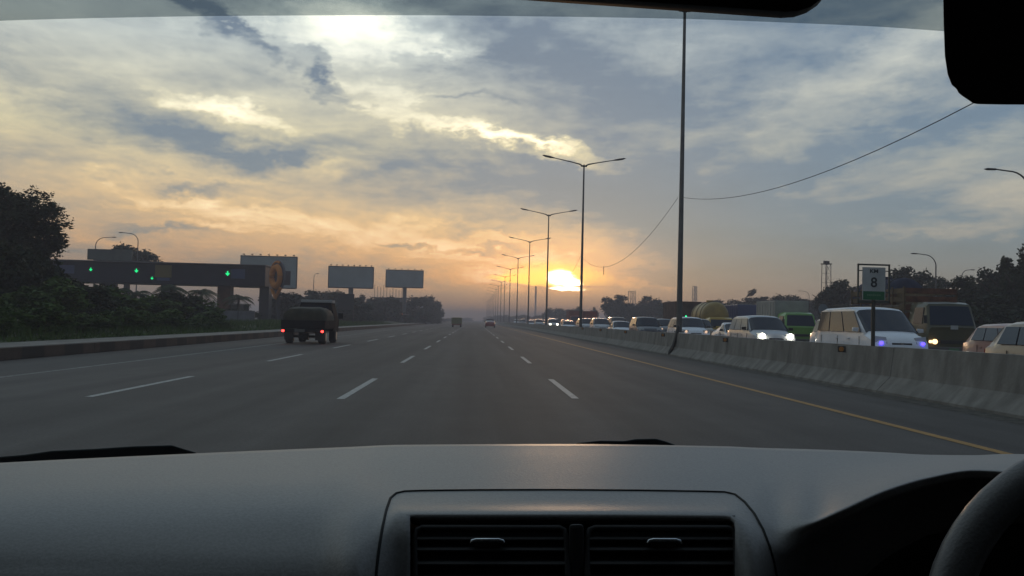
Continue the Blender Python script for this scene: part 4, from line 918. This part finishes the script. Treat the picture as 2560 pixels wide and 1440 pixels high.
# ------------------------------------------------------------------ the car the camera sits in
cr = empty('car', (0.15, 0, 0), 0, 'dark cabin of the car the view is taken from, dashboard and windscreen', 'car')
OX = Vector((.15, 0, 0))
DASH = mat('dashboard_plastic', (.22, .21, .205), .46, ns=420, na=.12, bump=.05, spec=.75, detail=2)
DARKP = mat('cabin_black_plastic', (.018, .017, .018), .55)
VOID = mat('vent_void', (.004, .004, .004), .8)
TB = {  # photo column : eight (row, distance) points from the windscreen edge down the dashboard
 -700: [(1203, .84), (1230, .785), (1268, .735), (1312, .70), (1360, .68), (1420, .665), (1500, .655), (1800, .65)],
 0: [(1157, .92), (1195, .83), (1240, .762), (1290, .718), (1345, .689), (1410, .668), (1490, .654), (1800, .65)],
 500: [(1133, .97), (1175, .87), (1225, .785), (1282, .730), (1340, .698), (1410, .674), (1490, .660), (1800, .65)],
 780: [(1121, 1.0), (1165, .895), (1215, .805), (1275, .742), (1340, .706), (1410, .682), (1490, .668), (1800, .65)],
 880: [(1117, 1.0), (1155, .905), (1198, .82), (1252, .748), (1322, .690), (1400, .658), (1480, .645), (1800, .63)],
 940: [(1114, 1.0), (1148, .92), (1188, .845), (1234, .770), (1285, .715), (1350, .680), (1440, .664), (1800, .64)],
 1000: [(1112, 1.0), (1145, .925), (1184, .852), (1227, .785), (1260, .738), (1284, .704), (1330, .688), (1800, .66)],
 1400: [(1110, 1.0), (1143, .925), (1182, .852), (1225, .785), (1260, .738), (1284, .704), (1330, .688), (1800, .66)],
 1820: [(1116, 1.0), (1148, .925), (1186, .852), (1230, .785), (1262, .738), (1287, .704), (1330, .688), (1800, .66)],
 1885: [(1119, 1.0), (1152, .92), (1192, .845), (1240, .772), (1292, .716), (1350, .682), (1440, .664), (1800, .64)],
 1950: [(1121, .99), (1160, .90), (1212, .812), (1285, .730), (1335, .698), (1385, .690), (1440, .700), (1800, .74)],
 2024: [(1123, .985), (1165, .885), (1225, .78), (1290, .705), (1312, .690), (1334, .694), (1375, .76), (1800, .90)],
 2106: [(1126, .98), (1163, .885), (1210, .78), (1258, .705), (1277, .686), (1296, .690), (1335, .77), (1800, .92)],
 2215: [(1131, .97), (1155, .895), (1183, .80), (1213, .72), (1228, .699), (1246, .702), (1285, .79), (1800, .92)],
 2325: [(1137, .96), (1148, .90), (1163, .82), (1183, .742), (1195, .718), (1212, .72), (1250, .80), (1800, .92)],
 2434: [(1138, .95), (1145, .90), (1154, .82), (1167, .75), (1177, .725), (1194, .727), (1232, .81), (1800, .92)],
 2516: [(1135, .945), (1144, .89), (1155, .81), (1170, .745), (1181, .72), (1198, .722), (1236, .81), (1800, .92)],
 2700: [(1140, .93), (1158, .87), (1180, .80), (1206, .74), (1222, .715), (1240, .72), (1280, .81), (1800, .92)],
 3100: [(1160, .88), (1190, .82), (1230, .76), (1290, .71), (1320, .69), (1345, .70), (1390, .79), (1800, .90)]}
KEYS = sorted(TB)
def hermite(xs, ys, x):
    n = len(xs)
    if x <= xs[0]: return ys[0]
    if x >= xs[-1]: return ys[-1]
    k = max(i for i in range(n - 1) if xs[i] <= x)
    def sl(i):
        if i <= 0: return (ys[1] - ys[0]) / (xs[1] - xs[0])
        if i >= n - 1: return (ys[-1] - ys[-2]) / (xs[-1] - xs[-2])
        a = (ys[i] - ys[i - 1]) / (xs[i] - xs[i - 1]); b = (ys[i + 1] - ys[i]) / (xs[i + 1] - xs[i])
        return 0 if a * b <= 0 else 2 * a * b / (a + b)
    h = xs[k + 1] - xs[k]; u = (x - xs[k]) / h; m0, m1 = sl(k) * h, sl(k + 1) * h
    return (2 * u**3 - 3 * u**2 + 1) * ys[k] + (u**3 - 2 * u**2 + u) * m0 + (-2 * u**3 + 3 * u**2) * ys[k + 1] + (u**3 - u**2) * m1
def dash_col(px):
    cp = []
    for k in range(8):
        cp.append((hermite(KEYS, [TB[q][k][0] for q in KEYS], px), hermite(KEYS, [TB[q][k][1] for q in KEYS], px)))
    return cp
def dash_pt(px, s, cp=None):
    cp = cp or dash_col(px); ks = list(range(8))
    return at(px, hermite(ks, [c[0] for c in cp], s), hermite(ks, [c[1] for c in cp], s)), hermite(ks, [c[0] for c in cp], s)
cols = [(-700 + i * 12.5) for i in range(305)]; rows = [k / 7 for k in range(50)]
v = []; f = []; pyv = []
for px in cols:
    cp = dash_col(px)
    for s in rows:
        P, py = dash_pt(px, s, cp); v.append(tuple(P - OX)); pyv.append(py)
nr = len(rows)
VX0, VX1, VY0 = 1030, 1835, 1288
for i in range(len(cols) - 1):
    for j in range(nr - 1):
        if cols[i] >= VX0 - 6 and cols[i + 1] <= VX1 + 6 and pyv[i * nr + j] > VY0: continue
        f.append((i * nr + j, i * nr + j + 1, (i + 1) * nr + j + 1, (i + 1) * nr + j))
me = bpy.data.meshes.new('dashboard'); me.from_pydata(v, [], f); me.update(); me.materials.append(DASH)
me.polygons.foreach_set('use_smooth', [True] * len(me.polygons))
dash = bpy.data.objects.new('dashboard', me); COL.objects.link(dash); dash.parent = cr
sm = dash.modifiers.new('thick', 'SOLIDIFY'); sm.thickness = .004; sm.offset = -1
def P(px, py, Y): return at(px, py, Y) - OX
# seam round the centre panel
seam = []
SP_ = [(938, 1470), (942, 1420), (948, 1370), (956, 1320), (966, 1275), (976, 1246), (990, 1234), (1012, 1229), (1060, 1227.5), (1200, 1226), (1400, 1225.5), (1600, 1227), (1760, 1229.5), (1812, 1231), (1838, 1237), (1862, 1256), (1886, 1285), (1908, 1325), (1925, 1370), (1938, 1420), (1946, 1470)]
def s_for(px, py):
    cp = dash_col(px); ks = list(range(8)); ys = [c[0] for c in cp]; lo, hi = 0, 7
    for _ in range(30):
        m = (lo + hi) / 2
        if hermite(ks, ys, m) < py: lo = m
        else: hi = m
    return lo, cp
dense = []
for (a, b_), (c, d) in zip(SP_, SP_[1:]):
    n = max(2, int(math.hypot(c - a, d - b_) / 14))
    for k in range(n): dense.append((a + (c - a) * k / n, b_ + (d - b_) * k / n))
for px, py in dense:
    s, cp = s_for(px, py); seam.append(dash_pt(px, s, cp)[0] - OX + Vector((0, -.0002, .0002)))
MB().tube(seam, .0011, 6).build('panel_seam', VOID, dash, smooth=60)
# centre vents
vd = .704
av = []
def bezel(px0, px1, py0, py1, name):
    m = MB(); y = vd - .006
    o_ = [P(px0 - 8, py0 - 4, vd), P(px1 + 8, py0 - 4, vd), P(px1 + 14, py1, vd - .02), P(px0 - 14, py1, vd - .02)]
    return m
# the recess: top, back and side walls
m = MB()
A0, A1 = P(1024, 1286, .7035), P(1838, 1289, .7035); B0, B1 = P(1046, 1316, .752), P(1822, 1318, .752); C0, C1 = P(1046, 1560, .752), P(1822, 1560, .752); D0, D1 = P(1010, 1560, .672), P(1852, 1560, .672)
M0, M1 = P(1028, 1308, .7045), P(1836, 1310, .7045)
m.face([A0, A1, M1, M0]); rec_top = MB().face([A0, A1, M1, M0]).face([M0, M1, B1, B0]).build('recess_lip', DARKP, dash)
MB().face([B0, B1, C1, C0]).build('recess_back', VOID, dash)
MB().face([A0, B0, C0, D0]).face([A1, D1, C1, B1]).build('recess_side', DARKP, dash)
for (x0, x1, lab) in ((1035, 1418, 'l'), (1466, 1840, 'r')):
    vroot = MB()
    # rounded frame round each outlet
    y = .699
    def fr_pt(px, py): return P(px, py, y - (py - 1320) * .00009)
    loop = [(x0 + 4, 1500), (x0 + 2, 1400), (x0 + 2, 1342), (x0 + 8, 1324), (x0 + 20, 1319), (x1 - 20, 1319.5), (x1 - 8, 1325), (x1 - 2, 1342), (x1, 1400), (x1 + 2, 1500)]
    vroot.tube([fr_pt(*q) for q in loop], .0022, 8)
    vent = vroot.build('air_vent', mat('vent_grey', (.034, .033, .034), .6), cr, smooth=60)
    for k, py in enumerate((1347, 1374, 1409, 1446, 1484)):
        s_ = MB(); rows_ = []
        a0 = fr_pt(x0 + 5, py); a1 = fr_pt(x1 - 5, py + .5)
        for q in range(2):
            a = (a0, a1)[q]; rows_.append([a + Vector((0, 0, .0014)), a + Vector((0, -.0014, 0)), a + Vector((0, 0, -.0014)), a + Vector((0, .018, -.0005)), a + Vector((0, .018, .0025))])
        s_.loft(rows_).build('slat', MATS['vent_grey'], vent, smooth=30)
    xc = (x0 + x1) / 2 - (8 if lab == 'l' else -8)
    tb = [(xc - 42, 1358), (xc - 38, 1352), (xc - 28, 1350), (xc + 28, 1350), (xc + 38, 1352), (xc + 42, 1358)]
    MB().tube([P(a, b_, y - .006) for a, b_ in tb], [.0010, .0016, .0017, .0017, .0016, .0010], 8).build('chrome_tab', mat('chrome_tab', (.75, .78, .82), .18, 1.0), vent, smooth=60)
    MB().loft([[P(a, b_, yy) for a, b_ in ((xc - 34, 1353), (xc + 34, 1353), (xc + 30, 1376), (xc - 30, 1376))] for yy in (y - .005, y + .004)]).build('tab_block', DARKP, vent)
MB().loft([[P(a, b_, yy) for a, b_ in ((1418 + 5, 1310), (1466 - 7, 1310), (1466 - 3, 1520), (1418 + 1, 1520))] for yy in (.690, .745)]).build('vent_divider', mat('vent_grey', (.034, .033, .034), .6), dash, bevel=.003)

# windscreen: a curved pane leaning back, cowl to header
def ws_y(x, z):   # forward distance of the pane at lateral x, height z
    return 1.06 - (z - 1.085) / .771 - .10 * ((x - .15) / .8) ** 2
GLS = bpy.data.materials.new('windscreen_glass'); GLS.use_nodes = True; t = GLS.node_tree; t.nodes.clear()
def thin(t, col, gl):
    tr = t.nodes.new('ShaderNodeBsdfTransparent'); tr.inputs[0].default_value = col; gs = t.nodes.new('ShaderNodeBsdfGlossy'); gs.inputs['Roughness'].default_value = .02
    mx = t.nodes.new('ShaderNodeMixShader'); mx.inputs[0].default_value = gl; o = t.nodes.new('ShaderNodeOutputMaterial')
    t.links.new(tr.outputs[0], mx.inputs[1]); t.links.new(gs.outputs[0], mx.inputs[2]); t.links.new(mx.outputs[0], o.inputs[0])
thin(t, (.965, .98, .975, 1), .012)
TNT = bpy.data.materials.new('tinted_glass_band'); TNT.use_nodes = True; t = TNT.node_tree; t.nodes.clear(); thin(t, (.42, .455, .46, 1), .01)
FILM = bpy.data.materials.new('light_cutting_glass'); FILM.use_nodes = True; t = FILM.node_tree; t.nodes.clear(); thin(t, (.16, .17, .17, 1), .03)  # dark tint added to unseen side and rear windows, cuts light on the dashboard
v = []; f = []; nx, nz = 40, 24
for i in range(nx + 1):
    x = -.62 + 1.54 * i / nx
    for j in range(nz + 1):
        z = 1.06 + .58 * j / nz; v.append((x - .15, ws_y(x, z), z))
for i in range(nx):
    for j in range(nz): f.append((i * (nz + 1) + j, i * (nz + 1) + j + 1, (i + 1) * (nz + 1) + j + 1, (i + 1) * (nz + 1) + j))
me = bpy.data.meshes.new('windscreen'); me.from_pydata(v, [], f); me.update(); me.materials.append(GLS); me.polygons.foreach_set('use_smooth', [True] * len(f))
wsn = bpy.data.objects.new('windscreen', me); COL.objects.link(wsn); wsn.parent = cr
def hit(px, py, off=0):        # where a line of sight meets the pane
    d = ray(px, py); lo, hi = .1, 2
    for _ in range(40):
        m = (lo + hi) / 2; q = CAM + d * m
        if q.y < ws_y(q.x, q.z) - off: lo = m
        else: hi = m
    return CAM + d * lo
edge = [(-500, 78), (-200, 62), (0, 52), (300, 44), (600, 39.5), (1000, 38), (1300, 40.5), (1700, 47), (2000, 58), (2200, 67), (2360, 78), (2600, 93), (2900, 115)]
ex_ = [e[0] for e in edge]; ey_ = [e[1] for e in edge]
v = []; f = []; n = 60; m_ = 8
for i in range(n + 1):
    px = -500 + 3400 * i / n; q = hit(px, hermite(ex_, ey_, px), .004)
    for j in range(m_ + 1):
        z = q.z + (1.64 - q.z) * j / m_; x = q.x; v.append((x - .15, ws_y(x, z) - .004, z))
for i in range(n):
    for j in range(m_): f.append((i * (m_ + 1) + j, i * (m_ + 1) + j + 1, (i + 1) * (m_ + 1) + j + 1, (i + 1) * (m_ + 1) + j))
me = bpy.data.meshes.new('tint_band'); me.from_pydata(v, [], f); me.update(); me.materials.append(TNT); me.polygons.foreach_set('use_smooth', [True] * len(f))
tb_ = bpy.data.objects.new('tint_band', me); COL.objects.link(tb_); tb_.parent = wsn
# wipers lying at the foot of the glass, outside
WIP = mat('wiper_black', (.006, .007, .009), .5)
def wiper(pts_top, pts_bot, Y):
    return MB().loft([[P(a[0], a[1], Y), P(b_[0], b_[1], Y), P(b_[0], b_[1], Y + .02), P(a[0], a[1], Y + .02)] for a, b_ in zip(pts_top, pts_bot)])
wiper([(-120, 1150), (0, 1141), (60, 1136), (130, 1126), (240, 1121), (330, 1115), (430, 1112), (455, 1120), (492, 1131)], [(-120, 1176), (0, 1172), (60, 1170), (130, 1166), (240, 1160), (330, 1155), (430, 1148), (455, 1146), (492, 1140)], 1.10).build('wiper', WIP, cr, bevel=.002)
wiper([(1440, 1107), (1500, 1101), (1560, 1102), (1590, 1097), (1640, 1096), (1665, 1103), (1690, 1112)], [(1440, 1122), (1500, 1124), (1560, 1124), (1590, 1124), (1640, 1126), (1665, 1126), (1690, 1124)], 1.14).build('wiper', WIP, cr, bevel=.002)
# rear view mirror
mr = []
def rrect(w, h, r, n=6):
    o = []
    for cx, cy, a0 in ((w / 2 - r, h / 2 - r, 0), (-w / 2 + r, h / 2 - r, PI / 2), (-w / 2 + r, -h / 2 + r, PI), (w / 2 - r, -h / 2 + r, 1.5 * PI)):
        for k in range(n + 1): a = a0 + PI / 2 * k / n; o.append((cx + math.cos(a) * r, cy + math.sin(a) * r))
    return o
MY = .50; c = at(2112 - 556, 4 - 142, MY); dx = Vector((math.cos(-.032), 0, math.sin(-.032))); dz = Vector((math.sin(.032), 0, math.cos(.032)))
def mring(w, h, r, yy, cc=c): return [cc - OX + dx * a + dz * b_ + Vector((0, yy, 0)) for a, b_ in rrect(w, h, r)]
DIRT = mat('cabin_dark', (.012, .010, .010), .6)
mir = MB().loft([mring(.228, .048, .022, -.004), mring(.242, .062, .028, 0), mring(.244, .064, .029, .008), mring(.215, .045, .020, .026)]).build('rear_view_mirror', DIRT, cr, smooth=50)
MB().loft([mring(.225, .045, .020, -.0045), mring(.224, .044, .020, -.0055)]).build('mirror_glass', mat('mirror_silver', (.5, .5, .5), .03, 1.0), mir)
MB().tube([c - OX + Vector((0, .02, 0)), c - OX + Vector((0, .01, .06)), c - OX + Vector((0, -.03, .13))], .012, 8).build('stalk', DIRT, mir)
# sun visor
VY = .40
vis = [(2356, -260), (2357, -60), (2359, 60), (2362, 140), (2369, 186), (2379, 212), (2391, 222), (2396, 232), (2406, 240), (2418, 248), (2424, 252), (2432, 258), (2445, 260), (2500, 261), (2800, 262), (3600, 268), (3660, 220), (3660, -260)]
MB().loft([[P(a, b_, VY) for a, b_ in vis], [P(a + .5 * (a < 3000), b_ + .5, VY + .012) for a, b_ in vis]]).build('sun_visor', DIRT, cr, bevel=.0015)
# steering wheel
wc = P(2896, 1718, .60); tilt = math.radians(14)
pts = [wc + Vector((math.cos(a) * .147, math.sin(tilt) * math.sin(a) * .147, math.cos(tilt) * math.sin(a) * .151)) for a in [2 * PI * k / 64 for k in range(65)]]
sw = MB().tube(pts, .0140, 16, cap=False).build('steering_wheel', mat('wheel_leather', (.10, .095, .095), .38, ns=500, na=.15, bump=.1), cr, smooth=60)
hub = MB().loft([[wc + Vector((math.cos(a) * r_, yy, math.sin(a) * r_)) for a in [2 * PI * k / 20 for k in range(20)]] for r_, yy in ((.03, -.03), (.05, -.025), (.06, 0), (.05, .04), (.03, .15))])
hub.build('hub', DARKP, sw, smooth=50)
for a in (0, PI, 1.5 * PI): MB().tube([wc + Vector((math.cos(a) * .06, 0, math.sin(a) * .06)), wc + Vector((math.cos(a) * .145, 0, math.sin(a) * .147))], [.018, .012], 8).build('spoke', DARKP, sw)
# instrument cluster inside the hood
MB().loft([[P(a, b_, yy) for a, b_ in ((2050, 1370), (2700, 1290), (2800, 1600), (2000, 1600))] for yy in (.83, .86)]).build('instrument_cluster', VOID, cr)
# cabin shell: roof, header, pillars, doors, seats
LIN = mat('roof_lining', (.05, .05, .05), .9)
def bx(c, d, name, m, bev=.01, **k): return MB().box(Vector(c) - OX, d, **k).build(name, m, cr, bevel=bev)
bx((.15, -.72, 1.70), (1.5, 2.2, .05), 'roof', LIN, .02)
for s in (-1, 1):
    q = MB(); x0, x1 = .15 + s * .78, .15 + s * .70
    q.loft([[Vector((x + a, y + b_, z)) - OX for a, b_ in ((-.03, -.04), (.03, -.04), (.03, .04), (-.03, .04))] for x, y, z in ((x0, .95, 1.02), (x1, .34, 1.66))]); q.build('pillar', DARKP, cr, bevel=.01)
    bx((.15 + s * .80, -.35, .75), (.07, 2.7, .72), 'door_panel', DARKP, .02)
    bx((.15 + s * .78, -.55, 1.4), (.05, .12, .62), 'door_pillar', DARKP, .01)
    MB().face([Vector(q_) - OX for q_ in ((.15 + s * .79, 1.0, 1.10), (.15 + s * .79, -1.72, 1.10), (.15 + s * .72, -1.72, 1.68), (.15 + s * .72, .36, 1.68))]).build('side_glass', FILM, cr)
    bx((.15 + s * .37, -.62, .85), (.48, .12, .62), 'seat_back', LIN, .05); bx((.15 + s * .37, -.64, 1.28), (.26, .10, .18), 'headrest', LIN, .04); bx((.15 + s * .37, -.35, .48), (.50, .52, .14), 'seat_cushion', LIN, .05)
MB().face([Vector(q_) - OX for q_ in ((-.62, -1.76, 1.45), (.92, -1.76, 1.45), (.92, -1.74, 1.68), (-.62, -1.74, 1.68))]).build('rear_glass', FILM, cr)
bx((.15, -1.75, .95), (1.55, .06, 1.1), 'rear_panel', DARKP, .02)
bx((.15, -.4, .33), (1.5, 2.7, .05), 'floor_pan', DARKP, .01)
bx((.15, .98, .72), (1.5, .05, .72), 'bulkhead', DARKP, .01)
for s in (-1, 1): bx((.15 + s * .77, .62, .85), (.05, .75, .5), 'side_trim', DARKP, .01)

# ------------------------------------------------------------------ evening haze
hz = MB().box((0, FAR / 2 - 160, 9.0), (4700, FAR + 260, 21.0)).build('haze', None or bpy.data.materials.new('evening_haze'))
hm = hz.data.materials[0]; hm.use_nodes = True; t = hm.node_tree; t.nodes.clear()
pv = t.nodes.new('ShaderNodeVolumePrincipled'); pv.inputs['Color'].default_value = (.69, .66, .74, 1); pv.inputs['Density'].default_value = .0018; pv.inputs['Anisotropy'].default_value = .25
mo = t.nodes.new('ShaderNodeOutputMaterial'); t.links.new(pv.outputs[0], mo.inputs['Volume'])
tag(hz, 'thin evening haze lying over the whole road', 'haze', kind='stuff')
